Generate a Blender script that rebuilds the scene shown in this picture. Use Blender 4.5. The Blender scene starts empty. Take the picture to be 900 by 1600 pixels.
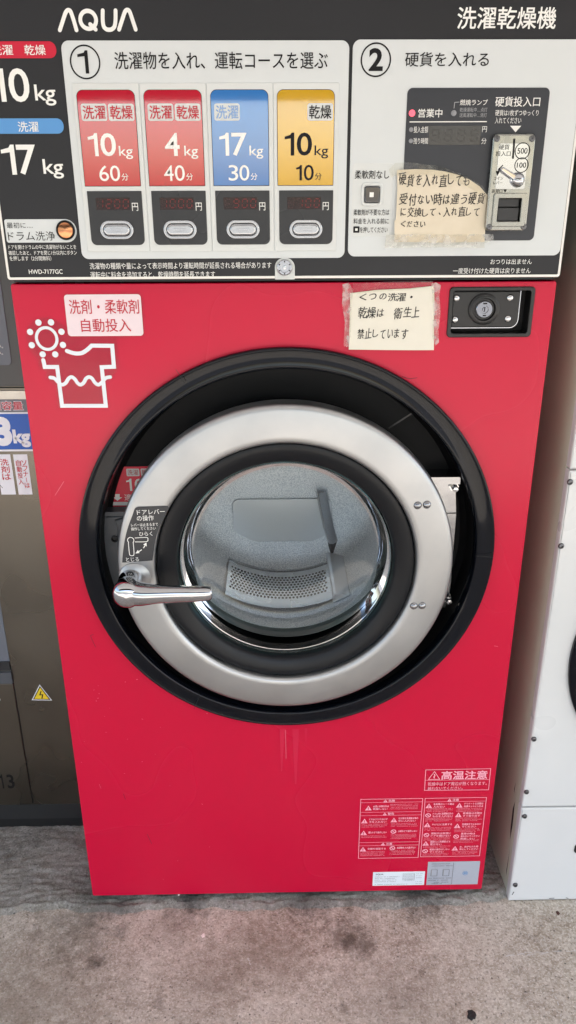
import bpy, math, random
from mathutils import Vector, Matrix
random.seed(7)
sc = bpy.context.scene
COL = sc.collection
# ------------------------------------------------------------------ camera
FPX = 1218.72                                  # focal length in pixels of the 900 px wide photograph
FW = Vector((0.01500601, 0.92384476, -0.38247312))
RT = Vector((0.99983819, -0.01765917, -0.00342704))
UP = Vector((0.00992021, 0.3823598, 0.92396026))
CP = Vector((-0.01654138, -1.21202053, 1.3700299))
cd = bpy.data.cameras.new("camera")
cam = bpy.data.objects.new("camera", cd)
COL.objects.link(cam)
cd.sensor_fit = 'HORIZONTAL'
cd.sensor_width = 36.0
cd.lens = FPX / 900 * 36
cd.clip_start, cd.clip_end = 0.02, 500
cam.matrix_world = Matrix(((RT.x, UP.x, -FW.x, CP.x), (RT.y, UP.y, -FW.y, CP.y), (RT.z, UP.z, -FW.z, CP.z), (0, 0, 0, 1)))
sc.camera = cam
# ------------------------------------------------------------------ sky, sun, exposure
SUN_EL, SUN_AZ = math.radians(52), math.radians(145)    # high in front, to the right; the awning shades the machines
w = bpy.data.worlds.new("World")
sc.world = w
w.use_nodes = True
wn, wl = w.node_tree.nodes, w.node_tree.links
bg = wn['Background']
sky = wn.new('ShaderNodeTexSky')
sky.sky_type = 'NISHITA'
sky.sun_disc = False
sky.sun_elevation, sky.sun_rotation = SUN_EL, SUN_AZ
sky.air_density, sky.dust_density, sky.ozone_density = 1.0, 2.5, 1.0
wl.new(sky.outputs[0], bg.inputs['Color'])
bg.inputs['Strength'].default_value = 0.15
sl = bpy.data.lights.new("sun", 'SUN')
sl.energy, sl.angle, sl.color = 4.5, math.radians(0.5), (1, .98, .96)
so = bpy.data.objects.new("sun", sl)
COL.objects.link(so)
sd = Vector((math.sin(SUN_AZ) * math.cos(SUN_EL), math.cos(SUN_AZ) * math.cos(SUN_EL), math.sin(SUN_EL)))
so.rotation_euler = sd.to_track_quat('Z', 'Y').to_euler()
so.location = (0, 0, 6)
sc.view_settings.view_transform = 'Standard'
sc.view_settings.look = 'None'
sc.view_settings.exposure = 1.75
sc.view_settings.gamma = 1
sc.cycles.max_bounces = 14
sc.cycles.diffuse_bounces = 10
sc.cycles.glossy_bounces = 8
sc.cycles.transmission_bounces = 8
sc.cycles.transparent_max_bounces = 16
sc.cycles.caustics_reflective = False
sc.cycles.caustics_refractive = False
sc.cycles.use_denoising = True

# ------------------------------------------------------------------ helpers
def lin(c):
    return tuple(((v / 255) / 12.92 if v / 255 <= .04045 else ((v / 255 + .055) / 1.055) ** 2.4) for v in c)

def U(px, py, y):
    "point of the upright plane at depth y that the photograph shows at pixel px, py"
    d = FW + RT * ((px - 450) / FPX) - UP * ((py - 800) / FPX)
    return CP + d * ((y - CP.y) / d.y)

def XZ(px, py, y):
    p = U(px, py, y)
    return (p.x, p.z)

def G(px, py, z):
    d = FW + RT * ((px - 450) / FPX) - UP * ((py - 800) / FPX)
    return CP + d * ((z - CP.z) / d.z)

def RC(y, l, r, t, b):
    "rectangle x0,x1,z0,z1 from pixels: left/right taken at mid height"
    m = (t + b) / 2
    c = (l + r) / 2
    return (U(l, m, y).x, U(r, m, y).x, U(c, b, y).z, U(c, t, y).z)

MATS = {}
def mat(name, col, rough=.5, metal=0., spec=.5, bump=None, coat=0., var=None, rvar=None, emit=None, aniso=None):
    """col sRGB 0-255. bump=(scale,strength,distance[,stretch]); var=(scale,amount,colour2); rvar=(scale,amount)"""
    if name in MATS:
        return MATS[name]
    m = bpy.data.materials.new(name)
    m.use_nodes = True
    n, l = m.node_tree.nodes, m.node_tree.links
    b = n['Principled BSDF']
    c = lin(col) + (1,)
    b.inputs['Base Color'].default_value = c
    b.inputs['Roughness'].default_value = rough
    b.inputs['Metallic'].default_value = metal
    b.inputs['Specular IOR Level'].default_value = spec
    if coat:
        b.inputs['Coat Weight'].default_value = coat
        b.inputs['Coat Roughness'].default_value = .03
        b.inputs['Coat IOR'].default_value = 1.85
    tc = n.new('ShaderNodeTexCoord')
    def noise(scale, detail=4, stretch=None, rgh=.55):
        t = n.new('ShaderNodeTexNoise')
        t.inputs['Scale'].default_value = scale
        t.inputs['Detail'].default_value = detail
        t.inputs['Roughness'].default_value = rgh
        if stretch:
            mp = n.new('ShaderNodeMapping')
            mp.inputs['Scale'].default_value = stretch
            l.new(tc.outputs['Object'], mp.inputs['Vector'])
            l.new(mp.outputs[0], t.inputs['Vector'])
        else:
            l.new(tc.outputs['Object'], t.inputs['Vector'])
        return t
    if var:
        t = noise(var[0], 6, var[3] if len(var) > 3 else None)
        r = n.new('ShaderNodeValToRGB')
        r.color_ramp.interpolation = 'EASE'
        r.color_ramp.elements[0].position = .25
        r.color_ramp.elements[1].position = .78
        mx = n.new('ShaderNodeMix')
        mx.data_type = 'RGBA'
        l.new(t.outputs['Fac'], r.inputs[0])
        ml = n.new('ShaderNodeMath')
        ml.operation = 'MULTIPLY'
        ml.inputs[1].default_value = var[1]
        l.new(r.outputs[0], ml.inputs[0])
        l.new(ml.outputs[0], mx.inputs[0])
        mx.inputs[6].default_value = c
        mx.inputs[7].default_value = lin(var[2]) + (1,)
        l.new(mx.outputs[2], b.inputs['Base Color'])
    if rvar:
        t = noise(rvar[0], 1.5, rvar[2] if len(rvar) > 2 else None)
        mr = n.new('ShaderNodeMapRange')
        mr.inputs[3].default_value = max(0.02, rough - rvar[1])
        mr.inputs[4].default_value = rough + rvar[1]
        mr.inputs[1].default_value = .2
        mr.inputs[2].default_value = .8
        mr.interpolation_type = 'SMOOTHSTEP'
        l.new(t.outputs['Fac'], mr.inputs[0])
        l.new(mr.outputs[0], b.inputs['Roughness'])
    if bump:
        t = noise(bump[0], 3 if bump[0] > 20 else .5, bump[3] if len(bump) > 3 else None)
        bp = n.new('ShaderNodeBump')
        bp.inputs['Strength'].default_value = bump[1]
        bp.inputs['Distance'].default_value = bump[2]
        l.new(t.outputs['Fac'], bp.inputs['Height'])
        l.new(bp.outputs[0], b.inputs['Normal'])
    if emit:
        b.inputs['Emission Color'].default_value = lin(emit[0]) + (1,)
        b.inputs['Emission Strength'].default_value = emit[1]
    MATS[name] = m
    return m

def clear_mat(name, tint, gloss_rough, f0, bump=None, milky=0.):
    "thin clear sheet: transparent with a Fresnel gloss, a little milky white if asked"
    if name in MATS:
        return MATS[name]
    m = bpy.data.materials.new(name)
    m.use_nodes = True
    n, l = m.node_tree.nodes, m.node_tree.links
    n.remove(n['Principled BSDF'])
    out = n['Material Output']
    tr = n.new('ShaderNodeBsdfTransparent')
    tr.inputs[0].default_value = lin(tint) + (1,)
    gl = n.new('ShaderNodeBsdfGlossy')
    gl.inputs['Roughness'].default_value = gloss_rough
    fr = n.new('ShaderNodeFresnel')
    fr.inputs['IOR'].default_value = f0
    mx = n.new('ShaderNodeMixShader')
    l.new(fr.outputs[0], mx.inputs[0])
    l.new(tr.outputs[0], mx.inputs[1])
    l.new(gl.outputs[0], mx.inputs[2])
    last = mx
    if milky:
        df = n.new('ShaderNodeBsdfDiffuse')
        df.inputs[0].default_value = (.85, .85, .83, 1)
        tc = n.new('ShaderNodeTexCoord')
        t = n.new('ShaderNodeTexNoise')
        t.inputs['Scale'].default_value = 90
        t.inputs['Detail'].default_value = 5
        l.new(tc.outputs['Object'], t.inputs['Vector'])
        r = n.new('ShaderNodeMapRange')
        r.inputs[1].default_value, r.inputs[2].default_value = .42, .68
        r.inputs[3].default_value, r.inputs[4].default_value = milky * .25, min(1, milky * 1.6)
        l.new(t.outputs['Fac'], r.inputs[0])
        m2 = n.new('ShaderNodeMixShader')
        l.new(r.outputs[0], m2.inputs[0])
        l.new(mx.outputs[0], m2.inputs[1])
        l.new(df.outputs[0], m2.inputs[2])
        last = m2
    l.new(last.outputs[0], out.inputs[0])
    if bump:
        tc = n.new('ShaderNodeTexCoord')
        t = n.new('ShaderNodeTexNoise')
        t.inputs['Scale'].default_value = bump[0]
        t.inputs['Detail'].default_value = 2
        l.new(tc.outputs['Object'], t.inputs['Vector'])
        bp = n.new('ShaderNodeBump')
        bp.inputs['Strength'].default_value = bump[1]
        bp.inputs['Distance'].default_value = bump[2]
        l.new(t.outputs['Fac'], bp.inputs['Height'])
        l.new(bp.outputs[0], gl.inputs['Normal'])
        l.new(bp.outputs[0], fr.inputs['Normal'])
    MATS[name] = m
    return m

def eval_mesh(data):
    o = bpy.data.objects.new("shape", data)
    COL.objects.link(o)
    bpy.context.view_layer.update()
    dg = bpy.context.evaluated_depsgraph_get()
    me = bpy.data.meshes.new_from_object(o.evaluated_get(dg))
    v = [tuple(p.co) for p in me.vertices]
    f = [tuple(p.vertices) for p in me.polygons]
    bpy.data.objects.remove(o)
    bpy.data.meshes.remove(me)
    return v, f

GL = {}
def glyphs(body, bold, width=None):
    k = (body, bold)
    if k not in GL:
        c = bpy.data.curves.new("glyphs", 'FONT')
        c.body = body
        c.offset = bold
        c.resolution_u = 4
        c.space_line = 1.25
        v, f = eval_mesh(c)
        bpy.data.curves.remove(c)
        xs = [p[0] for p in v]
        zs = [p[1] for p in v]
        x0, x1, z0, z1 = min(xs), max(xs), min(zs), max(zs)
        GL[k] = ([((p[0] - x0) / (x1 - x0), (p[1] - z0) / (z1 - z0)) for p in v], f)
    return GL[k]

def rr(x0, x1, z0, z1, r, seg=7):
    "rounded rectangle, r one radius or (top left, top right, bottom right, bottom left)"
    if not isinstance(r, (tuple, list)):
        r = (r,) * 4
    out = []
    for (cx, cz, a0, q) in ((x1, z1, 90, r[1]), (x1, z0, 0, r[2]), (x0, z0, -90, r[3]), (x0, z1, 180, r[0])):
        sx = -1 if cx == x1 else 1
        sz = -1 if cz == z1 else 1
        if q <= 1e-6:
            out.append((cx, cz))
            continue
        for i in range(seg + 1):
            a = math.radians(a0 - 90 * i / seg)
            out.append((cx + sx * q + q * math.cos(a), cz + sz * q + q * math.sin(a)))
    return out

def circ(cx, cz, r, n=48, rz=None):
    rz = rz or r
    return [(cx + r * math.cos(2 * math.pi * i / n), cz + rz * math.sin(2 * math.pi * i / n)) for i in range(n)]

def smooth(pts, n=8):
    "Catmull-Rom through points (any dimension)"
    P = [Vector(p) for p in pts]
    out = []
    for i in range(len(P) - 1):
        a, b, c, d = P[max(i - 1, 0)], P[i], P[i + 1], P[min(i + 2, len(P) - 1)]
        for k in range(n):
            t = k / n
            out.append(.5 * ((2 * b) + (c - a) * t + (2 * a - 5 * b + 4 * c - d) * t * t + (3 * b - a - 3 * c + d) * t ** 3))
    out.append(P[-1])
    return [tuple(p) for p in out]

class MB:
    "collects shapes, then links them as ONE mesh object"
    def __init__(s):
        s.v, s.f, s.m, s.mats = [], [], [], []
    def mi(s, m):
        if m not in s.mats:
            s.mats.append(m)
        return s.mats.index(m)
    def add(s, v, f, m):
        o = len(s.v)
        i = s.mi(m)
        s.v += [tuple(p) for p in v]
        for q in f:
            s.f.append(tuple(k + o for k in q))
            s.m.append(i)
    def text(s, body, R, y, m, bold=0., shear=0., rot=0.):
        cjk = any(ord(ch) > 0x2000 for ch in body)
        if cjk and bold > .001 and not shear and not rot:          # heavier print: overlaid strokes
            d = bold * (R[3] - R[2]) * .9
            for k, (ox, oz) in enumerate(((-d, -d), (d, -d), (-d, d), (d, d))):
                s.text(body, (R[0] + ox, R[1] + ox, R[2] + oz, R[3] + oz), y - .00005 * k, m, 0)
            return
        g, f = glyphs(body, 0 if cjk else bold)
        x0, x1, z0, z1 = R
        cx, cz = (x0 + x1) / 2, (z0 + z1) / 2
        out = []
        for a, b in g:
            x, z = x0 + a * (x1 - x0) + shear * (b - .5) * (z1 - z0), z0 + b * (z1 - z0)
            if rot:
                dx, dz = x - cx, z - cz
                x, z = cx + dx * math.cos(rot) - dz * math.sin(rot), cz + dx * math.sin(rot) + dz * math.cos(rot)
            out.append((x, y, z))
        s.add(out, f, m)
    def ptext(s, body, l, r, t, b, y, m, bold=0., rot=0.):
        s.text(body, RC(y, l, r, t, b), y, m, bold, 0, rot)
    def poly(s, pts, y, m):
        "flat polygon (convex or fan-able); pts x,z; faces the viewer"
        s.plate([pts], y, 0, 0, m)
    def plate(s, loops, y, th, bev, m, res=2):
        c = bpy.data.curves.new("plate", 'CURVE')
        c.dimensions = '2D'
        c.fill_mode = 'BOTH'
        for lp in loops:
            sp = c.splines.new('POLY')
            sp.points.add(len(lp) - 1)
            for p, q in zip(sp.points, lp):
                p.co = (q[0], q[1], 0, 1)
            sp.use_cyclic_u = True
        if th > 0:
            c.extrude = max(th / 2 - bev, 1e-6)
            c.bevel_depth = bev
            c.bevel_resolution = res
            c.offset = -bev
        v, f = eval_mesh(c)
        bpy.data.curves.remove(c)
        s.add([(p[0], y + th / 2 - p[2], p[1]) for p in v], f, m)
    def ribbon(s, pts, wd, y, m, closed=False, caps=True):
        "flat stroke of width wd along x,z points"
        P = [Vector(p[:2]) for p in pts]
        n = len(P)
        L, Rr = [], []
        for i in range(n):
            a = P[(i - 1) % n] if (closed or i > 0) else None
            b = P[(i + 1) % n] if (closed or i < n - 1) else None
            d0 = (P[i] - a).normalized() if a is not None else None
            d1 = (b - P[i]).normalized() if b is not None else None
            if d0 is None: d0 = d1
            if d1 is None: d1 = d0
            t = d0 + d1
            t = t.normalized() if t.length > 1e-6 else d0
            nn = Vector((-t.y, t.x))
            k = 1 / max(.45, nn.dot(Vector((-d0.y, d0.x))))
            L.append(P[i] + nn * wd / 2 * k)
            Rr.append(P[i] - nn * wd / 2 * k)
        v = [(p.x, y, p.y) for p in L] + [(p.x, y, p.y) for p in Rr]
        f = [(i, i + n, (i + 1) % n + n, (i + 1) % n) for i in range(n if closed else n - 1)]
        s.add(v, f, m)
        if caps and not closed:
            for e, q in ((0, 1), (n - 1, n - 2)):
                d = (P[e] - P[q]).normalized()
                a0 = math.atan2(d.y, d.x) - math.pi / 2
                arc = [(P[e].x + wd / 2 * math.cos(a0 + math.pi * i / 6), y, P[e].y + wd / 2 * math.sin(a0 + math.pi * i / 6)) for i in range(7)]
                s.add(arc, [tuple(range(7))], m)
    def lathe(s, prof, cx, cz, m, seg=160):
        "prof: list of (radius, y)"
        v, f = [], []
        n = len(prof)
        for k in range(seg):
            a = 2 * math.pi * k / seg
            for r, y in prof:
                v.append((cx + r * math.cos(a), y, cz + r * math.sin(a)))
        for k in range(seg):
            for i in range(n - 1):
                a, b = k * n + i, ((k + 1) % seg) * n + i
                f.append((a, a + 1, b + 1, b))
        s.add(v, f, m)
    def dome(s, cx, cz, y, r, h, m, seg=20, rings=6):
        s.lathe([(r * math.cos(math.pi / 2 * i / rings) + 1e-6, y - h * math.sin(math.pi / 2 * i / rings)) for i in range(rings + 1)], cx, cz, m, seg)
    def box(s, x0, x1, y0, y1, z0, z1, m):
        v = [(x, y, z) for x in (x0, x1) for y in (y0, y1) for z in (z0, z1)]
        s.add(v, [(0, 1, 3, 2), (4, 6, 7, 5), (0, 4, 5, 1), (2, 3, 7, 6), (0, 2, 6, 4), (1, 5, 7, 3)], m)
    def build(s, name, parent=None, ang=35, flat=False):
        me = bpy.data.meshes.new(name)
        off = ROOT.get(parent.name, Vector((0, 0, 0))) if parent else Vector((0, 0, 0))
        org = off
        if parent is None and s.v:
            xs, ys, zs = zip(*s.v)
            org = Vector(((min(xs) + max(xs)) / 2, (min(ys) + max(ys)) / 2, min(zs)))
        me.from_pydata([tuple(Vector(p) - org) for p in s.v], [], s.f)
        for m in s.mats:
            me.materials.append(m)
        me.polygons.foreach_set('material_index', s.m)
        me.validate()
        if not flat:
            me.polygons.foreach_set('use_smooth', [True] * len(me.polygons))
            me.set_sharp_from_angle(angle=math.radians(ang))
        o = bpy.data.objects.new(name, me)
        COL.objects.link(o)
        if parent:
            o.parent = parent
            ROOT[o.name] = off
        else:
            o.location = org
        return o
ROOT = {}
def tag(o, label, cat, group=None):
    o['label'], o['category'] = label, cat
    if group:
        o['group'] = group
    return o
def thing(name, label, cat, loc, group=None):
    o = bpy.data.objects.new(name, None)
    o.empty_display_size = .1
    o.location = loc
    COL.objects.link(o)
    ROOT[o.name] = Vector(loc)
    return tag(o, label, cat, group)
def digit_one(mb, R, y, m):
    "a plain grotesque 1: stem and flag, no foot"
    x0, x1, z0, z1 = R
    wdt = x1 - x0
    sw = min(wdt * .42, (z1 - z0) * .17)
    h = z1 - z0
    mb.poly([(x1, z0), (x1, z1), (x1 - sw * .75, z1), (x1 - sw * 1.15, z1 - h * .1), (x0, z1 - h * .17), (x0, z1 - h * .29), (x1 - sw, z1 - h * .25), (x1 - sw, z0)], y, m)
SEG = {'0': 'abcdef', '1': 'bc', '2': 'abged', '9': 'abcdfg', '8': 'abcdefg', '7': 'abc'}
def seven(mb, ch, x0, x1, z0, z1, y, on, off):
    h, wd = z1 - z0, (x1 - x0)
    t = wd * .17
    zm = (z0 + z1) / 2
    S = {'a': ((x0 + t, z1), (x1 - t, z1)), 'g': ((x0 + t, zm), (x1 - t, zm)), 'd': ((x0 + t, z0), (x1 - t, z0)),
         'f': ((x0, z1 - t), (x0, zm + t)), 'e': ((x0, zm - t), (x0, z0 + t)), 'b': ((x1, z1 - t), (x1, zm + t)), 'c': ((x1, zm - t), (x1, z0 + t))}
    for k, (a, b) in S.items():
        sh = lambda p: (p[0] + (p[1] - zm) * .1, p[1])
        mb.ribbon([sh(a), sh(b)], t * .9, y, on if k in SEG.get(ch, '') else off, caps=False)

# ------------------------------------------------------------------ materials
RED = mat("red_paint", (196, 7, 53), .26, 0, .36, bump=(2.2, .3, .03), rvar=(3.0, .05))
CHAR = mat("charcoal_fascia", (41, 42, 45), .42, 0, .3, bump=(900, .06, .0003), rvar=(6, .05))
WHITE = mat("white_fascia", (212, 217, 218), .38, 0, .4, rvar=(7, .06), var=(14, .10, (205, 208, 205)))
CARD = mat("card_white", (214, 218, 217), .4, 0, .4, var=(18, .12, (205, 207, 204)))
TRIMW = mat("trim_white", (236, 234, 228), .4)
INKW = mat("ink_white", (240, 240, 236), .45)
INKK = mat("ink_black", (18, 18, 20), .5, 0, .25)
INKR = mat("ink_red", (190, 25, 50), .45)
INKG = mat("ink_grey", (160, 162, 165), .5)
LRED = mat("label_red", (186, 10, 42), .06, 0, .6, coat=.8, bump=(30, .02, .002))
LBLUE = mat("label_blue", (50, 118, 190), .06, 0, .6, coat=.8, bump=(30, .02, .002))
LYEL = mat("label_yellow", (205, 160, 30), .06, 0, .6, coat=.8, bump=(30, .02, .002))
PRED = mat("pill_red", (200, 24, 56), .35)
PBLUE = mat("pill_blue", (88, 150, 210), .35)
BLACKP = mat("panel_black", (38, 39, 42), .3, 0, .5, rvar=(8, .05))
COINP = mat("coin_panel_charcoal", (46, 49, 56), .35, 0, .5, rvar=(8, .05))
LEDW = mat("display_window", (40, 22, 24), .12, 0, .5)
LEDON = mat("led_on", (92, 20, 24), .4, emit=((200, 20, 24), .045))
LEDOFF = mat("led_off", (48, 27, 29), .4)
LEDG = mat("led_grey_window", (50, 50, 54), .15)
LEDGS = mat("led_grey_segment", (68, 66, 66), .4)
LAMP = mat("red_lamp", (235, 90, 105), .3, emit=((255, 90, 110), .35))
LAMPG = mat("grey_lamp", (140, 142, 146), .3)
CHROME = mat("chrome", (184, 185, 188), .035, 1)
SATIN = mat("satin_chrome", (184, 186, 189), .2, 1, bump=(200, .03, .0005))
STEEL = mat("stainless_ring", (180, 181, 181), .42, 1, rvar=(11, .06), var=(17, .45, (162, 164, 167)))
CHAMP = mat("acceptor_plate", (158, 158, 152), .26, 1, rvar=(40, .08), bump=(50, .03, .001))
COPPER = mat("copper_button", (205, 140, 100), .18, 1, bump=(120, .1, .001))
RINGB = mat("gloss_black_ring", (9, 12, 19), .06, 0, .26, rvar=(10, .04), bump=(9, .05, .004))
BEZEL = mat("bezel_black", (17, 19, 23), .38, 0, .28, rvar=(10, .06))
RECESS = mat("recess_black", (11, 11, 12), .6, 0, .25, bump=(700, .35, .0006))
LOCKB = mat("lock_black", (22, 22, 23), .35, 0, .5, bump=(500, .12, .0005))
RUBBER = mat("rubber_black", (12, 12, 13), .6)
LATCHG = mat("latch_grey", (72, 76, 82), .4, 0, .5, bump=(600, .1, .0004))
DRUM = None
NOTE1 = mat("kraft_paper", (224, 214, 194), .8, 0, .2, var=(25, .35, (203, 190, 164)), bump=(40, .1, .002))
NOTE2 = mat("cream_paper", (230, 226, 213), .8, 0, .2, var=(18, .35, (216, 211, 196)), bump=(30, .12, .002))
PEN = mat("pen_ink", (28, 26, 26), .6)
TAPE = clear_mat("clear_tape", (250, 249, 244), .12, 1.55, bump=(60, .5, .004), milky=.03)
TAPEW = clear_mat("crinkled_tape", (248, 246, 240), .2, 1.6, bump=(110, .9, .004), milky=.28)
FILM = clear_mat("sticker_film", (255, 255, 255), .06, 1.22, bump=(35, .15, .002))
GLASS = clear_mat("door_glass", (246, 250, 250), .012, 1.52, bump=(5, .03, .01))
GLASSW = clear_mat("door_glass_wall", (236, 246, 246), .03, 1.16)
GLASSRIM = clear_mat("glass_edge", (150, 196, 196), .05, 1.4, milky=.03)
MWHITE = mat("enamel_white", (214, 215, 214), .32, 0, .5, bump=(260, .05, .0005), rvar=(5, .06), var=(5, .35, (199, 201, 201)))
MSIDE = mat("side_greybeige", (204, 212, 192), .5, 0, .4, var=(4, .5, (180, 187, 168)), bump=(300, .06, .0004))
DSTEEL = mat("dark_stainless", (114, 109, 101), .3, 1, rvar=(9, .07), bump=(60, .03, .001, (1, 1, 14)), var=(2.5, .5, (94, 88, 80)))
DCHAR = mat("charcoal_panel", (70, 71, 71), .4)
DGREY = mat("slate_inset", (98, 104, 114), .4, bump=(700, .08, .0003))
SILVER = mat("silver_strip", (205, 200, 190), .4, .6, var=(60, .4, (180, 175, 165)))
STGREY = mat("sticker_grey", (108, 112, 120), .4)
STBLUE = mat("sticker_blue", (14, 84, 178), .35)
STWHITE = mat("sticker_white", (226, 230, 238), .35)
HINGEM = mat("hinge_metal", (150, 151, 154), .16, 1, bump=(25, .15, .003))
BOLT = mat("bolt_metal", (110, 110, 112), .35, 1)
RIVET = mat("rivet_metal", (205, 205, 206), .2, 1)
KICKBLK = mat("kick_black", (34, 35, 36), .5)  # the kick plate's own black
YELW = mat("warning_yellow", (232, 204, 40), .4)
STREDK = mat("caution_pink_ink", (244, 170, 186), .45)
STPLATE = mat("silver_plate", (188, 194, 206), .35, .3, var=(200, .2, (170, 178, 190)))
PLATEW = mat("plate_white", (226, 234, 240), .4)
LBLUEI = mat("ink_skyblue", (80, 150, 205), .5)

def drum_material():
    m = bpy.data.materials.new("drum_steel")
    m.use_nodes = True
    n, l = m.node_tree.nodes, m.node_tree.links
    b = n['Principled BSDF']
    b.inputs['Metallic'].default_value = .7
    tc = n.new('ShaderNodeTexCoord')
    t = n.new('ShaderNodeTexNoise')
    t.inputs['Scale'].default_value = 430
    t.inputs['Detail'].default_value = 2
    l.new(tc.outputs['Object'], t.inputs['Vector'])
    r = n.new('ShaderNodeValToRGB')
    r.color_ramp.elements[0].position, r.color_ramp.elements[0].color = .36, lin((206, 210, 216)) + (1,)
    r.color_ramp.elements[1].position, r.color_ramp.elements[1].color = .62, lin((252, 252, 253)) + (1,)
    l.new(t.outputs['Fac'], r.inputs[0])
    l.new(r.outputs[0], b.inputs['Base Color'])
    b.inputs['Roughness'].default_value = .36
    bp = n.new('ShaderNodeBump')
    bp.inputs['Strength'].default_value = .8
    bp.inputs['Distance'].default_value = .002
    l.new(t.outputs['Fac'], bp.inputs['Height'])
    l.new(bp.outputs[0], b.inputs['Normal'])
    return m
DRUM = drum_material()
BAFFLE = mat("baffle_steel", (250, 252, 254), .28, .75, rvar=(20, .05), bump=(30, .03, .001))

# ------------------------------------------------------------------ setting: floor
FLZ = -0.02
STAINS_SHADE = [(545, 1462, .045, (84, 74, 64), .8), (420, 1485, .10, (120, 104, 88), .55), (40, 1570, .20, (118, 104, 88), .6), (330, 1530, .09, (126, 112, 98), .45),
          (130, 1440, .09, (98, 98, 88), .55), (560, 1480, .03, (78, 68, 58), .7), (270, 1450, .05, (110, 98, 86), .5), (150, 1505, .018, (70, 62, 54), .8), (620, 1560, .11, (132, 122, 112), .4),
          (300, 1408, .05, (62, 60, 58), .8), (480, 1404, .06, (66, 64, 62), .7), (660, 1402, .05, (66, 64, 62), .8), (180, 1408, .06, (70, 72, 70), .7)]  # this row: contact shade along the red front's base, painted in
def floor_material(name, base, dark, light, bscale, blots=()):
    m = bpy.data.materials.new(name)
    m.use_nodes = True
    n, l = m.node_tree.nodes, m.node_tree.links
    b = n['Principled BSDF']
    tc = n.new('ShaderNodeTexCoord')
    P = tc.outputs['Object']
    def noise(scale, det=6, rg=.6, stretch=None):
        t = n.new('ShaderNodeTexNoise')
        t.inputs['Scale'].default_value = scale
        t.inputs['Detail'].default_value = det
        t.inputs['Roughness'].default_value = rg
        if stretch:
            mp = n.new('ShaderNodeMapping')
            mp.inputs['Scale'].default_value = stretch
            l.new(P, mp.inputs[0])
            l.new(mp.outputs[0], t.inputs['Vector'])
        else:
            l.new(P, t.inputs['Vector'])
        return t.outputs['Fac']
    def ramp(f, a, c):
        r = n.new('ShaderNodeMapRange')
        r.inputs[1].default_value, r.inputs[2].default_value = a, c
        l.new(f, r.inputs[0])
        return r.outputs[0]
    def mix(fac, a, c, k=1.):
        x = n.new('ShaderNodeMix')
        x.data_type = 'RGBA'
        mm = n.new('ShaderNodeMath')
        mm.operation = 'MULTIPLY'
        mm.inputs[1].default_value = k
        l.new(fac, mm.inputs[0])
        l.new(mm.outputs[0], x.inputs[0])
        for s_, q in ((6, a), (7, c)):
            if isinstance(q, tuple):
                x.inputs[s_].default_value = lin(q) + (1,)
            else:
                l.new(q, x.inputs[s_])
        return x.outputs[2]
    c = mix(ramp(noise(5.5), .38, .66), base, dark, .75)                   # broad brown stains
    c = mix(ramp(noise(60, 8, .7), .42, .64), c, light, .42)               # sandy mottling
    c = mix(ramp(noise(210, 4, .75), .50, .64), c, light, .6)              # light grains
    c = mix(ramp(noise(170, 3, .6), .56, .68), c, (62, 57, 53), .55)        # dark grains
    v = n.new('ShaderNodeTexVoronoi')
    v.inputs['Scale'].default_value = 42
    l.new(P, v.inputs['Vector'])
    inv = n.new('ShaderNodeMapRange')
    inv.inputs[1].default_value, inv.inputs[2].default_value = .05, .09
    inv.inputs[3].default_value, inv.inputs[4].default_value = 1, 0
    l.new(v.outputs['Distance'], inv.inputs[0])
    c = mix(inv.outputs[0], c, (36, 32, 30), .75)                          # small pits
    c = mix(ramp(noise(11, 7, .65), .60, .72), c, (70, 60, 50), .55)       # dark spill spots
    c = mix(ramp(noise(16, 8, .75, (1, 3.2, 1)), .62, .70), c, (206, 202, 198), .35)   # pale scrapes
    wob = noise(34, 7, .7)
    for px, py, rad, colr, amt in blots:
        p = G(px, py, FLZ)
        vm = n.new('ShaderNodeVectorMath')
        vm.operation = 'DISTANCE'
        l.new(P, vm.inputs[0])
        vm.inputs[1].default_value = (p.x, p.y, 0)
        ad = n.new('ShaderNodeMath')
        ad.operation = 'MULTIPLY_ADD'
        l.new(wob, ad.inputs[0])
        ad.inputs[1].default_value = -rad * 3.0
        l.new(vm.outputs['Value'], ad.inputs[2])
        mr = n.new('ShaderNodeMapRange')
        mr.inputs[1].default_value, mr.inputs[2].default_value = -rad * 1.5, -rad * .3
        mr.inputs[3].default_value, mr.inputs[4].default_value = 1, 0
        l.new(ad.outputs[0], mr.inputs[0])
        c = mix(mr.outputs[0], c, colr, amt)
    l.new(c, b.inputs['Base Color'])
    b.inputs['Roughness'].default_value = .82
    b.inputs['Specular IOR Level'].default_value = .25
    bp = n.new('ShaderNodeBump')
    bp.inputs['Strength'].default_value = .7
    bp.inputs['Distance'].default_value = .004
    l.new(noise(bscale, 8, .7), bp.inputs['Height'])
    l.new(bp.outputs[0], b.inputs['Normal'])
    return m
FLOOR = floor_material("concrete", (182, 173, 159), (136, 121, 104), (238, 232, 222), 120, STAINS_SHADE)
STRIP = floor_material("rough_mortar", (138, 136, 128), (92, 90, 86), (182, 180, 174), 70, STAINS_SHADE)
mb = MB()
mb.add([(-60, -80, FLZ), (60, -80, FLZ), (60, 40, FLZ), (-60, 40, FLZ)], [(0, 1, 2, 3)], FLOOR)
PALE = mat("pale_scrape", (198, 196, 193), .85)
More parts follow.
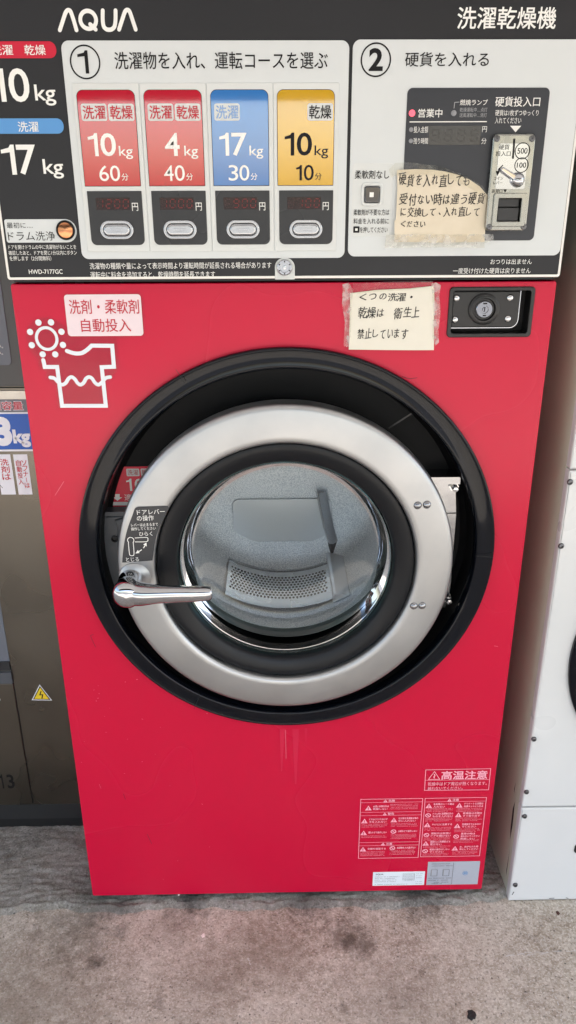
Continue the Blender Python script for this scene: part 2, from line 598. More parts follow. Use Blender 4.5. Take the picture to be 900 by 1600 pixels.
for pts, wd in (([(788, 1494), (812, 1491), (838, 1491), (866, 1487), (905, 1486)], .0016), ([(820, 1489), (850, 1488), (880, 1484)], .001), ([(862, 1545), (872, 1570), (878, 1600)], .0014), ([(215, 1418), (236, 1415), (255, 1418)], .002), ([(388, 1497), (392, 1515)], .0016)):
    q = [G(a_, b_, FLZ) for a_, b_ in pts]
    q = smooth([(p.x, p.y) for p in q], 7)
    q = [(x_ + random.uniform(-.0012, .0012), y_ + random.uniform(-.0015, .0015)) for x_, y_ in q]
    for i in range(len(q) - 1):
        if random.random() < .72:
            (xa, ya_), (xb, yb_) = q[i], q[i + 1]
            d = Vector((xb - xa, yb_ - ya_)).normalized()
            nn = Vector((-d.y, d.x)) * wd * random.uniform(.25, .8)
            mb.add([(xa - nn.x, ya_ - nn.y, FLZ + .0003), (xb - nn.x, yb_ - nn.y, FLZ + .0003), (xb + nn.x, yb_ + nn.y, FLZ + .0003), (xa + nn.x, ya_ + nn.y, FLZ + .0003)], [(0, 1, 2, 3)], PALE)
fl = mb.build("floor", flat=True)
mr_ = MB()
mr_.add([(-60, -80, FLZ + .004), (60, -80, FLZ + .004), (60, -5.6, FLZ + .004), (-60, -5.6, FLZ + .004)], [(0, 1, 2, 3)], mat("asphalt", (112, 112, 112), .9, 0, .3, var=(2, .4, (96, 96, 98))))  # unseen asphalt added beyond the floor to vary the reflections
rd = mr_.build("unseen_road", flat=True)
rd['kind'] = 'structure'
for v_ in fl.data.vertices:
    v_.co += fl.location - Vector((0, 0, FLZ))
fl.location = (0, 0, FLZ)
fl['kind'] = 'structure'
# unseen roof added over the machines, edge low and dark: blocks sun, shapes reflections
mb = MB()
AWN = mat("awning_white", (226, 228, 232), .8)
mb.box(-4.5, 4.5, -3.2, 1.4, 2.60, 2.66, AWN)
mb.box(-4.5, 4.5, -3.23, -3.2, 1.78, 2.66, mat("awning_valance_dark", (44, 44, 46), .7))
o = mb.build("unseen_awning", flat=True)
o['kind'] = 'structure'
# rough mortar the machines are bedded on, ragged front edge
from mathutils import noise as mnoise
mb = MB()
nx, ny = 260, 90
xs0, xs1 = -.95, .95
vv = []
for j in range(ny + 1):
    for i in range(nx + 1):
        x = xs0 + (xs1 - xs0) * i / nx
        e = -.022 + .014 * mnoise.noise((x * 7, 3.1, 0)) + .010 * mnoise.noise((x * 31, 1.7, 0)) + (.02 * max(0, x - .3) / .2 if x > .3 else 0)
        t = (j / ny) ** 1.5
        y = e + (.42 - e) * t
        h = .006 + .0022 * mnoise.noise((x * 12, y * 22, 0)) + .0022 * mnoise.noise((x * 30, y * 110, 4)) + .0024 * mnoise.noise((x * 110, y * 130, 9))
        h *= min(1, max(0, (y - e) / .012))
        vv.append((x, y, FLZ + .0004 + max(0, h)))
ff = [(j * (nx + 1) + i, j * (nx + 1) + i + 1, (j + 1) * (nx + 1) + i + 1, (j + 1) * (nx + 1) + i) for j in range(ny) for i in range(nx)]
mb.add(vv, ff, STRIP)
o = mb.build("mortar_bed", ang=180)
for v_ in o.data.vertices:
    v_.co += o.location - Vector((0, 0, FLZ))
o.location = (0, 0, FLZ)
o['kind'] = 'structure'

# ------------------------------------------------------------------ the red washer-dryer
WX = .41
RC0 = (.0022, .792)                      # centre of the door surround
DC = (-.0012, .7805)                     # centre of the door
W = thing("washer_dryer", "red coin-operated washer-dryer with round glass door and charcoal control panel", "washing machine", (0, .45, FLZ))
YF = -.012                               # front of the fascia
HB = 1.2406                              # top of the red front
# body: front sheet with the openings, and the cabinet behind
mb = MB()
LK = [XZ(704, 450.5, 0), XZ(834.5, 450.5, 0), XZ(826, 525, 0), XZ(700, 525, 0)]
lx0, lx1 = (LK[0][0] + LK[3][0]) / 2, (LK[1][0] + LK[2][0]) / 2
lz0, lz1 = LK[3][1], LK[0][1]
mb.plate([rr(-WX, WX, 0, HB, .004), circ(RC0[0], RC0[1], .336, 128), rr(lx0, lx1, lz0, lz1, .006)], 0, .004, .0015, RED, 3)
mb.box(-WX + .0015, -WX + .004, .0045, .9, .002, HB, RED)
mb.box(WX - .004, WX - .0015, .0045, .9, .002, HB, RED)
mb.box(-WX + .004, WX - .004, .895, .9, .002, 1.88, RED)
# scratches in the paint
SCR = mat("scratch_dark", (70, 14, 28), .6)
SCRL = mat("scratch_light", (226, 120, 140), .6)
for pts in ([(146, 991), (141, 993), (149.5, 1011)], [(193, 1240), (196, 1249)], [(230, 1303), (237, 1318)], [(648, 636), (655, 628)], [(628, 588), (640, 592), (652, 590)]):
    mb.ribbon([XZ(a, b, 0) for a, b in pts], .0008, -.0004, SCR, caps=False)
for pts in ([(86, 774), (100, 752)], [(772, 1009), (778, 1010)], [(155, 1225), (158, 1232)], [(446, 1140), (447, 1185)]):
    mb.ribbon([XZ(a, b, 0) for a, b in pts], .0007, -.0004, SCRL, caps=False)
STREAK = mat("water_streak", (200, 22, 62), .3)
for pts, wd in (([(441, 1139), (442, 1170), (440, 1205)], .010), ([(462, 1139), (463, 1180), (462, 1225)], .013), ([(478, 1138), (478, 1160)], .005)):
    q = [XZ(a, b, 0) for a, b in pts]
    (xa, za), (xb, zb) = q[0], q[-1]
    mb.add([(xa - wd / 2, -.0003, za), (xa + wd / 2, -.0003, za), (xb + wd * .1, -.0003, zb), (xb - wd * .1, -.0003, zb)], [(0, 3, 2, 1)], STREAK)
for k in range(34):
    a, b = random.uniform(90, 330), random.uniform(1040, 1380)
    p = XZ(a, b, 0)
    if p[0] > -WX + .01 and p[1] > .01:
        mb.ribbon([p, (p[0] + random.uniform(-.002, .003), p[1] + random.uniform(-.002, .002))], random.uniform(.0005, .0011), -.0004, SCRL, caps=False)
body = mb.build("body", W)
mb = MB()
mb.box(-.37, .37, .07, .8, FLZ, .0, RUBBER)
mb.build("plinth", W)

# --- fascia
mb = MB()
FZ0, FZ1 = U(445, 436, YF).z, 1.90
mb.plate([rr(-.4095, .4095, FZ0, FZ1, .004)], YF, .016, .002, CHAR, 3)
mb.box(-.405, .405, .0045, .89, HB + .002, 1.88, CHAR)
pan = mb.build("control_panel", W)
yt = YF - .0006
mb = MB()
t0, t1 = .4085, .4052
mb.plate([rr(-t0, t0, FZ0 + .001, FZ1 - .001, .004), rr(-t1, t1, FZ0 + .0045, FZ1 - .0043, .002)], YF - .001, .001, .0002, TRIMW)
mb.build("trim", pan)
mb = MB()
# maker's lettering: rounded strokes
def pw(pts):
    return [XZ(a / 2, b / 2, yt) for a, b in pts]
sw = .0050
A1 = [(187, 94), (196, 66), (204, 42), (209, 34), (214, 31.5), (219, 34), (223, 42), (231, 66), (239, 94)]
mb.ribbon(smooth(pw(A1), 5), sw, yt, INKW)
A2 = [(372, 92), (381, 64), (389, 40), (393.5, 33), (398, 31), (402.5, 33), (407, 41), (415, 65), (424, 92)]
mb.ribbon(smooth(pw(A2), 5), sw, yt, INKW)
qc = XZ(275.5 / 2, 62 / 2, yt)
q = RC(yt, 125.2, 149.8, 17.2, 45.2)
mb.ribbon(circ(qc[0], qc[1], (q[1] - q[0]) / 2, 40, (q[3] - q[2]) / 2), sw, yt, INKW, closed=True)
mb.ribbon(pw([(282, 76), (299, 92)]), sw, yt - .0002, INKW)
mb.ribbon(smooth(pw([(321, 33), (321, 62), (324, 82), (332, 91), (341, 93), (350, 91), (358, 82), (361, 62), (361, 33)]), 5), sw, yt, INKW)
mb.build("logo", pan, flat=True)
mb = MB()
mb.ptext("洗濯乾燥機", 715, 869, 11, 45, yt, INKW, .012)
mb.build("title", pan, flat=True)
mb = MB()
digit_one(mb, RC(yt, -14, 7.5, 107, 159), yt, INKW)
mb.ptext("0", 13.5, 45.6, 106.5, 159.5, yt, INKW, .012)
mb.ptext("kg", 54.5, 87, 132, 165, yt, INKW, .01)
digit_one(mb, RC(yt, 3, 24, 226, 273), yt, INKW)
mb.ptext("7", 27, 57, 226, 273, yt, INKW, .015)
mb.ptext("kg", 67.5, 99, 248.5, 279, yt, INKW, .01)
mb.build("capacity_number", pan, flat=True)
mb = MB()
mb.ptext("ドアを開けドラムの中に洗濯物がないことを", 13, 119, 382.5, 389.5, yt, INKW)
mb.ptext("確認したあと、ドアを閉じ1分以内にボタン", 13.5, 120, 391.5, 398.5, yt, INKW)
mb.ptext("を押します（2分間無料）", 15, 80, 400, 407.5, yt, INKW)
mb.ptext("HWD-7177GC", 45, 97.7, 421, 428, yt, INKW, .006)
mb.ptext("洗濯物の種類や量によって表示時間より運転時間が延長される場合があります", 140, 424, 410, 420, yt, INKW)
mb.ptext("運転中に料金を追加すると、乾燥時間を延長できます", 141, 336, 424, 434, yt, INKW)
mb.ptext("おつりは出ません", 766.5, 831, 404.5, 413, yt, INKW)
mb.ptext("一度受け付けた硬貨は戻りません", 708, 829, 418.5, 427.5, yt, INKW)
mb.build("lettering", pan, flat=True)
# capacity pills
for (rt, t, b, m, words) in ((88, 64.5, 91, PRED, (("洗濯", -15, 20, 70, 86), ("乾燥", 38, 71, 70, 86))), (99.5, 185, 209, PBLUE, (("洗濯", 28, 60, 190, 206),))):
    R = RC(yt, -60, rt, t, b)
    mb = MB()
    h = (R[3] - R[2]) / 2
    mb.poly(rr(max(R[0], -.4), R[1], R[2], R[3], (.002, h * .95, h * .95, .002)), yt, m)
    for wd in words:
        mb.ptext(wd[0], *wd[1:], yt - .0004, INKW, .006)
    mb.build("capacity_label", W, flat=True)
# drum rinse label with its button
mb = MB()
R = RC(yt, 8.5, 119.7, 342.5, 379)
h = (R[3] - R[2]) / 2
mb.plate([rr(R[0], R[1], R[2], R[3], (.003, h * .97, h * .97, .003))], YF - .001, .0016, .0004, WHITE)
mb.ptext("最初に…", 10.5, 50.5, 347.5, 356.5, YF - .0014, INKK)
mb.ptext("ドラム洗浄", 12.4, 86, 361.5, 376, YF - .0014, INKK)
dl = mb.build("drum_rinse_label", W, flat=True)
mb = MB()
p = XZ(102.6, 359.7, YF - .0014)
mb.lathe([(.0135, YF), (.0135, YF - .003), (.0120, YF - .004), (.0108, YF - .002)], p[0], p[1], RUBBER, 40)
mb.lathe([(.0107, YF - .0015), (.0105, YF - .0035), (.006, YF - .0048), (1e-6, YF - .0052)], p[0], p[1], COPPER, 40)
mb.build("button", dl)

# --- the two white instruction panels
yw = YF - .0022
def panelrect(l, r, t, b):
    return (U(*l, yw).x, U(*r, yw).x, U(*b, yw).z, U(*t, yw).z)
P1 = panelrect((95, 70), (543, 200), (320, 63), (320, 404))
P2 = panelrect((551, 90), (877, 380), (700, 61.5), (700, 400))
for R, wd, cx, cy, dg in ((P1, ("洗濯物を入れ、運転コースを選ぶ", 179, 512, 81, 108), 133, 97, '1'), (P2, ("硬貨を入れる", 633, 764, 81.5, 104), 587.3, 93.5, '2')):
    mb = MB()
    mb.plate([rr(*R, .010)], yw, .003, .0006, WHITE, 2)
    ip = mb.build("instruction_panel", W)
    mb = MB()
    yl = yw - .0005
    mb.ptext(*wd, yl, INKK, .004)
    c = XZ(cx, cy, yl)
    q = RC(yl, cx - 22.7, cx + 22.7, cy - 26, cy + 26)
    mb.ribbon(circ(c[0], c[1], (q[1] - q[0]) / 2, 48, (q[3] - q[2]) / 2), .0019, yl, INKK, closed=True)
    if dg == '1':
        digit_one(mb, RC(yl, 121.7, 138, 78.6, 115), yl, INKK)
    else:
        mb.ptext("2", 576.5, 598.5, 75, 111, yl, INKK, .03)
    mb.build("lettering", ip, flat=True)

# --- four course cards
yc = yw - .0015
cl = U(111.5, 131, yc).x
pitch = (U(426.5, 131, yc).x - cl) / 3
ct, cb = U(160, 129.7, yc).z, U(187, 393.5, yc).z
LR = (U(120, 150, yc).x, U(219.3, 285, yc).x, U(170, 290.5, yc).z, U(165, 141, yc).z)
DR = (U(136, 302, yc).x, U(221.3, 302, yc).x, U(183, 383, yc).z, U(178, 298.5, yc).z)
def shift(R, k):
    return (R[0] + k * pitch, R[1] + k * pitch, R[2], R[3])
courses = [
    (LRED, True, True, '10', '60', '1200', INKW, "card with red label for 10 kg, 60 minutes"),
    (LRED, True, True, '4', '40', '1000', INKW, "card with red label for 4 kg, 40 minutes"),
    (LBLUE, True, False, '17', '30', ' 900', INKW, "card with blue label for 17 kg, 30 minutes"),
    (LYEL, False, True, '10', '10', ' 100', INKK, "card with yellow label for 10 kg, 10 minutes"),
]
LINE = mat("card_gap", (150, 152, 150), .6)
for k, (lm, wash, dry, kg, mins, price, ink, lab) in enumerate(courses):
    mb = MB()
    x0 = cl + k * pitch
    mb.plate([rr(x0 + .0005, x0 + pitch - .0005, cb, ct, .002)], yc, .003, .0006, CARD, 2)
    cdk = mb.build("course_card", W)
    cdk['label'] = lab
    # glossy colour label and its print
    mb = MB()
    yl = yc - .0008
    R = shift(LR, k)
    mb.plate([rr(R[0] - .0007, R[1] + .0007, R[2] - .0007, R[3] + .0007, (.0086, .0086, .0008, .0008))], yl + .0006, .0006, .0001, INKK, 1)
    mb.plate([rr(*R, (.008, .008, .0005, .0005))], yl, .0015, .0003, lm, 2)
    mb.build("colour_label", cdk)
    mb = MB()
    y2, y3 = yl - .0004, yl - .0008
    def T(body, l, r, t, b, y, m, bold=0.):
        mb.text(body, shift(RC(y, l, r, t, b), k), y, m, bold)
    if wash:
        mb.poly(rr(*shift(RC(y2, 127, 167, 162, 189), k), .003), y2, CARD)
        T("洗濯", 129.5, 164.5, 165, 186, y3, INKR if lm is not LBLUE else LBLUE, .008)
    if dry:
        mb.poly(rr(*shift(RC(y2, 169.5, 209.5, 162, 189), k), .003), y2, CARD)
        T("乾燥", 172, 207, 165, 186, y3, INKK if lm is LYEL else INKR, .008)
    if kg == '4':
        T('4', 155, 178, 208, 244, y2, ink, .012)
    else:
        digit_one(mb, shift(RC(y2, 138, 153, 208, 244), k), y2, ink)
        T(kg[1], 157, 181, 208, 244, y2, ink, .012)
    T('kg', 186, 207.5, 228, 248.5, y2, ink, .003)
    if mins[0] == '1':
        digit_one(mb, shift(RC(y2, 160, 169, 259, 283), k), y2, ink)
    else:
        T(mins[0], 155, 170, 258.5, 283, y2, ink, .002)
    T(mins[1], 172, 187.5, 258.5, 283, y2, ink, .002)
    T('分', 190, 200.5, 271, 282, y2, ink)
    mb.build("lettering", cdk, flat=True)
    # price window
    mb = MB()
    mb.plate([rr(*shift(DR, k), (.0008, .0008, .008, .008))], yl, .0015, .0003, BLACKP, 2)
    T('円', 206.3, 215.7, 317, 329.5, y2, INKW, .004)
    D = shift(RC(y2, 150, 203, 309, 328), k)
    mb.poly(rr(*D, .0005), y2, LEDW)
    dw = (D[1] - D[0]) / 4
    for q, ch in enumerate(price):
        seven(mb, ch, D[0] + dw * (q + .22), D[0] + dw * (q + .80), D[2] + .0025, D[3] - .0025, y3, LEDON, LEDOFF)
    mb.build("price_display", cdk, flat=True)
    # push button
    mb = MB()
    B = shift(RC(yl, 157, 209, 344.5, 374), k)
    bh = (B[3] - B[2]) / 2
    mb.plate([rr(*B, bh * .98, 12), rr(B[0] + .0045, B[1] - .0045, B[2] + .0045, B[3] - .0045, (bh - .0045) * .98, 12)], yl - .003, .004, .0012, SATIN, 3)
    I = (B[0] + .005, B[1] - .005, B[2] + .005, B[3] - .005)
    mb.plate([rr(*I, (bh - .005) * .98, 12)], yl - .0052, .006, .0028, SATIN, 6)
    cxm, czm = (B[0] + B[1]) / 2, (B[2] + B[3]) / 2
    mb.plate([rr(cxm - .0085, cxm + .0085, czm - .002, czm + .002, .0018)], yl - .0058, .0012, .0004, SATIN, 2)
    mb.build("button", cdk)

# --- coin panel
yk = yw - .001
KR = (U(634, 200, yk).x, U(847, 255, yk).x, U(735, 376, yk).z, U(746, 137, yk).z)
mb = MB()
mb.plate([rr(*KR, .007)], yk, .0015, .0003, COINP, 2)
kp = mb.build("coin_panel", W)
mb = MB()
yl = yk - .0004
for a in (("営業中", 653.5, 691, 170, 183.5), ("燃焼ランプ", 718.8, 762, 155.5, 164.5), ("硬貨投入口", 774, 844, 151, 166.5)):
    mb.ptext(*a, yl, INKW, .006)
for a in (("乾燥運転中…点灯", 718.5, 761.5, 168, 174.8), ("送風運転中…消灯", 718, 760.7, 176.5, 183.2), ("投入金額", 646.5, 669, 197.5, 207.5), ("残り時間", 646, 668.7, 215.5, 225), ("円", 753.5, 760.7, 197.5, 206.5), ("分", 752, 760, 215.5, 225)):
    mb.ptext(*a, yl, INKW if a[0] in "円分投入金額残り時間" else INKG)
for a in (("硬貨は1枚ずつゆっくり", 774, 841.5, 171.5, 181), ("入れてください", 773.5, 814.5, 183.5, 193)):
    mb.ptext(*a, yl, INKW)
mb.ribbon([XZ(640, 190.5, yl), XZ(760.7, 190, yl)], .0012, yl, INKW, caps=False)
mb.ribbon([XZ(709.3, 169.5, yl), XZ(710.5, 160, yl), XZ(717.5, 159.5, yl)], .0009, yl, INKG, caps=False)
mb.poly([XZ(797, 196.5, yl), XZ(805.5, 206.7, yl), XZ(814.5, 196.5, yl)], yl, INKW)
mb.build("lettering", kp, flat=True)
for px, py, r, m, nm in ((643.9, 176.8, .0044, LAMP, "red_lamp"), (709, 176.8, .0038, LAMPG, "grey_lamp"), (642.5, 202.5, .003, LAMPG, "grey_lamp"), (642, 220.3, .003, LAMPG, "grey_lamp")):
    mb = MB()
    p = XZ(px, py, yk)
    mb.dome(p[0], p[1], yk, r, .0012, m, 24)
    mb.build("indicator_lamp", kp)
mb = MB()
D = RC(yl, 670, 751, 196.5, 226.5)
mb.poly(rr(*D, .0006), yl, LEDG)
dw = (D[1] - D[0]) / 4
for q in range(4):
    seven(mb, '8', D[0] + dw * (q + .24), D[0] + dw * (q + .78), D[2] + .005, D[3] - .005, yl - .0004, LEDGS, LEDGS)
mb.build("amount_display", kp, flat=True)

# --- coin acceptor
ya = yk - .010
AR = (U(764.5, 285, ya).x, U(830.2, 285, ya).x, U(790, 361, ya).z, U(804, 209, ya).z)
mb = MB()
RCUP = RC(ya, 777, 813, 310, 346)
mb.plate([rr(*AR, .007), rr(*RCUP, .001)], ya, .010, .0025, CHAMP, 4)
ca = mb.build("coin_acceptor", W)
mb = MB()
ys = ya - .0005
IN = (AR[0] + .009, AR[1] - .009, RCUP[3] + .012, AR[3] - .012)
mb.plate([rr(*IN, .003)], ya - .0006, .0012, .0003, SATIN, 1)
yi = ya - .0010
mb.ribbon([XZ(804, 216.5, yi), XZ(801.5, 248, yi)], .0026, yi, RUBBER, caps=False)
for px, py, r, tx in ((816.5, 235.7, .0102, "500"), (815, 258, .0094, "100")):
    p = XZ(px, py, yi)
    mb.ribbon(circ(p[0], p[1], r, 32), .0011, yi, INKK, closed=True)
    mb.text(tx, (p[0] - r * .68, p[0] + r * .68, p[1] - r * .36, p[1] + r * .36), yi, INKK, .004)
mb.ptext("硬貨", 780, 796, 225.5, 234, yi, INKK)
mb.ptext("投入口", 775, 798, 236, 244, yi, INKK)
mb.ptext("コイン", 772, 786, 276, 281, yi, INKK)
mb.ptext("レバー", 771, 785, 283, 288, yi, INKK)
mb.ptext("返却口", 768.5, 785, 295.5, 301.5, yi, INKK)
mb.poly([XZ(787, 296, yi), XZ(789.5, 301, yi), XZ(792, 296, yi)], yi, INKK)
mb.ribbon(smooth([XZ(786, 258, yi), XZ(780, 264, yi), XZ(777.5, 270, yi)], 4), .0012, yi, INKK, caps=False)
mb.poly([XZ(775, 267, yi), XZ(777, 275, yi), XZ(781, 268, yi)], yi, INKK)
mb.build("slot_plate", ca, flat=True)
mb = MB()
mb.plate([rr(RCUP[0] - .007, RCUP[1] + .007, RCUP[2] - .007, RCUP[3] + .007, .003), rr(*RCUP, .001)], ya - .003, .003, .001, CHAMP, 2)
mb.box(RCUP[0] - .001, RCUP[1] + .001, ya + .0095, ya + .0102, RCUP[2] - .001, RCUP[3] + .001, RUBBER)
zm = RCUP[2] + (RCUP[3] - RCUP[2]) * .58
mb.box(RCUP[0] + .002, RCUP[1] - .002, ya + .002, ya + .006, RCUP[2] + .001, zm, BLACKP)
mb.box(RCUP[0] + .002, RCUP[1] - .002, ya + .005, ya + .008, zm + .002, RCUP[3] - .001, BLACKP)
mb.build("return_cup", ca)
mb = MB()
p = XZ(810.5, 281, ya - .008)
mb.lathe([(.010, ya), (.010, ya - .003), (.0085, ya - .005)], p[0], p[1], CHROME, 32)
mb.dome(p[0], p[1], ya - .005, .0085, .006, CHROME, 32)
q = XZ(785, 264, ya - .008)
dv = Vector((q[0] - p[0], q[1] - p[1])).normalized()
nv = Vector((-dv.y, dv.x)) * .0042
P_, Q_ = Vector(p), Vector(q)
mb.plate([[tuple(P_ + nv), tuple(P_ - nv), tuple(Q_ - nv * .7), tuple(Q_ + dv * .003), tuple(Q_ + nv * .7)][::-1]], ya - .0085, .005, .0018, CHROME, 3)
mb.build("return_lever", ca)
for px, py in ((776.5, 216.5), (831.5, 216.5), (764.5, 354.5), (818, 354)):
    mb = MB()
    p = XZ(px, py, ya)
    mb.lathe([(.0042, ya + .001), (.0042, ya - .0008), (.0034, ya - .0016), (.0012, ya - .0018), (1e-6, ya - .0006)], p[0], p[1], BOLT, 24)
    mb.build("screw", ca)

# --- no-softener button label
mb = MB()
SR = RC(yw, 550, 612.5, 255, 369.5)
mb.plate([rr(*SR, .004)], yw - .0004, .0008, .0002, CARD, 1)
yl = yw - .0009
mb.ptext("柔軟剤なし", 554.5, 608, 266, 279.5, yl, INKK, .006)
mb.ptext("柔軟剤が不要な方は", 552.5, 608, 327, 336.5, yl, INKK, .002)
mb.ptext("料金を入れる前に", 552.3, 607.5, 341, 350, yl, INKK, .002)
mb.ptext("を押してください", 562.5, 605.5, 354.5, 363.5, yl, INKK, .002)
mb.poly(rr(*RC(yl, 552, 561.7, 353.7, 363.7), .0008), yl, INKK)
mb.poly(rr(*RC(yl - .0003, 555, 558.8, 356.8, 360.6), .0001), yl - .0003, INKW)
sb = mb.build("softener_label", W, flat=True)
mb = MB()
B = RC(yl, 564.5, 598, 285.5, 322)
mb.plate([rr(*B, .006), rr(B[0] + .004, B[1] - .004, B[2] + .004, B[3] - .004, .003)], yl - .002, .0025, .0009, CARD, 2)
mb.plate([rr(B[0] + .0045, B[1] - .0045, B[2] + .0045, B[3] - .0045, .003)], yl - .0035, .004, .0018, mat("button_dark_chrome", (96, 97, 100), .1, 1), 4)
mb.poly(rr(*RC(yl - .0039, 577.5, 584, 300.5, 308), .0002), yl - .0039, INKW)
mb.build("button", sb)

# --- round fascia lock on its white tab
mb = MB()
R = RC(YF, 429.5, 460.5, 403, 436.5)
mb.plate([rr(*R, (.013, .013, .001, .001), 10)], YF - .003, .0035, .0008, CARD, 2)
tb = mb.build("fascia_lock", W)
mb = MB()
p = XZ(444.7, 418, YF - .005)
y0 = YF - .003
mb.lathe([(.0112, y0), (.0112, y0 - .003), (.010, y0 - .0042), (.0072, y0 - .0042), (.0066, y0 - .0025), (.0030, y0 - .0025), (.0026, y0 - .004), (1e-6, y0 - .0043)], p[0], p[1], SATIN, 40)
for a in range(6):
    an = math.radians(a * 60 + 30)
    mb.dome(p[0] + .0086 * math.cos(an), p[1] + .0086 * math.sin(an), y0 - .0042, .0011, .0004, RUBBER, 10, 3)
mb.build("lock_screw", tb)

# --- key lock in the red front
mb = MB()
mb.plate([rr(lx0 - .002, lx1 + .002, lz0 - .002, lz1 + .002, .006), rr(lx0 + .004, lx1 - .004, lz0 + .004, lz1 - .004, .004)], -.003, .006, .0012, LOCKB, 2)
mb.box(lx0 + .001, lx1 - .001, .028, .030, lz0 + .001, lz1 - .001, RUBBER)
for bx in ((lx0 + .0005, lx0 + .0035, lz0 + .001, lz1 - .001), (lx1 - .0035, lx1 - .0005, lz0 + .001, lz1 - .001), (lx0 + .0035, lx1 - .0035, lz0 + .0005, lz0 + .0035), (lx0 + .0035, lx1 - .0035, lz1 - .0035, lz1 - .0005)):
    mb.box(bx[0], bx[1], .002, .028, bx[2], bx[3], LOCKB)
kl = mb.build("key_lock", W)
mb = MB()
yp = .004
PR = RC(yp, 703.5, 811, 454.5, 512)
PR = (max(PR[0], lx0 + .0045), PR[1], PR[2], min(PR[3], lz1 - .0045))
mb.plate([rr(*PR, (.002, .004, .012, .002))], yp, .012, .002, LOCKB, 3)
mb.ribbon([(PR[0], PR[2] - .0004), (PR[1] - .012, PR[2] - .0004)] + [(PR[1] - .012 + .0124 * math.cos(math.radians(a)), PR[2] + .012 + .0124 * math.sin(math.radians(a))) for a in range(-80, 1, 16)] + [(PR[1] + .0004, PR[3])], .0011, yp + .001, RIVET, caps=False)
mb.build("lock_plate", kl)
mb = MB()
p = XZ(756, 483, yp)
mb.lathe([(.0235, yp + .001), (.0235, yp - .003), (.0205, yp - .005), (.017, yp - .005), (.0155, yp - .001), (.0130, yp - .001)], p[0], p[1], LOCKB, 48)
mb.lathe([(.0128, yp), (.0128, yp - .004), (.0118, yp - .005), (.0060, yp - .005), (.0055, yp - .003), (.0035, yp - .003), (.003, yp - .005), (1e-6, yp - .005)], p[0], p[1], HINGEM, 40)
mb.ribbon([(p[0], p[1] - .003), (p[0], p[1] + .003)], .0014, yp - .0055, RUBBER, caps=False)
mb.ribbon([(p[0] - .003, p[1] + .009), (p[0] + .003, p[1] + .009)], .0022, yp - .0054, RUBBER, caps=False)
mb.ribbon([(p[0] - .002, p[1] - .009), (p[0] + .003, p[1] - .009)], .002, yp - .0054, RUBBER, caps=False)
mb.build("lock_cylinder", kl)
for px, py in ((713, 466), (797, 465.5), (710.5, 499.5), (793.5, 498)):
    mb = MB()
    p = XZ(px, py, yp)
    mb.dome(p[0], p[1], yp, .0055, .0036, RIVET, 24)
    mb.build("rivet", kl)
for px, py in ((828, 464), (822.5, 496)):
    mb = MB()
    p = XZ(px, py, .028)
    mb.dome(p[0], p[1], .028, .005, .0034, BOLT, 24)
    mb.build("rivet", kl)

# --- automatic dosing sticker
mb = MB()
ys = -.0006
def p3(pts):
    return [XZ(a / 3, 430 + b / 3, ys) for a, b in pts]
film = [(300, 85), (660, 78), (675, 120), (680, 285), (550, 300), (560, 430), (530, 470), (525, 490), (500, 500), (512, 622), (270, 625), (262, 520), (215, 480), (220, 450), (188, 440), (180, 400), (135, 350), (122, 290), (130, 240), (165, 205), (215, 195), (260, 205), (310, 245)]
mb.poly(p3(film)[::-1], -.0004, FILM)
s4 = .0062
ring = XZ(73, 529, ys)
y5 = -.0008
mb.ribbon(circ(ring[0], ring[1], .0155, 40, .0165), .0046, y5, STWHITE, closed=True)
for a, b in ((180, 222), (239, 221), (141, 266), (288, 265), (149, 328), (295, 327), (200, 371), (259, 371)):
    p = XZ(a / 3, 430 + b / 3, y5)
    mb.poly(circ(p[0], p[1], .0048, 20), y5, STWHITE)
body_l = p3([(203, 398), (210, 430), (268, 430), (291, 612), (496, 612), (477, 431), (534, 429), (526, 331), (430, 330)]) + smooth(p3([(430, 330), (408, 350), (385, 364), (360, 367), (336, 363), (314, 355)]), 5)[1:]
mb.ribbon(body_l, s4, y5, STWHITE)
mb.ribbon(smooth(p3([(236, 479), (255, 483), (272, 500), (290, 513), (308, 505), (322, 484), (337, 477), (352, 488), (364, 505), (378, 513), (393, 503), (404, 484), (418, 477), (432, 484), (445, 503), (462, 513), (480, 500), (495, 482), (517, 477)]), 5), s4 * .9, y5 - .0003, STWHITE)
R = RC(y5, 103, 222, 460, 525)
mb.poly(rr(*R, .005), y5, mat("sticker_pink_reflection", (232, 214, 220), .3))  # white label with a pinkish reflection mixed into its colour
mb.ptext("洗剤・柔軟剤", 108, 217, 468, 490.5, y5 - .0004, INKR, .004)
mb.ptext("自動投入", 126.7, 204.3, 498, 518.5, y5 - .0004, INKR, .004)
mb.build("dosing_sticker", W, flat=True)

# --- door surround, recess, door
mb = MB()
mb.lathe([(.340, .003), (.3532, .0008), (.3536, -.009), (.3528, -.0112), (.3512, -.0120), (.3495, -.0118), (.3480, -.0110), (.3275, -.0152), (.3250, -.0156), (.3225, -.0146), (.3210, -.0115), (.3200, .004)], *RC0, RINGB, 200)
for px0, py0, px1, py1 in ((290, 598, 275, 577), (769, 868, 742, 868), (304, 1104, 313, 1085)):
    mb.ribbon([XZ(px0, py0, -.013), XZ(px1, py1, -.019)], .0008, -.0205, RUBBER, caps=False)
mb.build("door_surround", W, ang=50)
mb = MB()
YB = .062
mb.lathe([(.3205, .000), (.3195, YB - .01), (.310, YB), (.19, YB)], *RC0, RECESS, 160)
mb.ribbon([XZ(607, 669, YB), XZ(652, 640, YB)], .003, YB - .0008, LOCKB, caps=False)
rec = mb.build("door_recess", W)

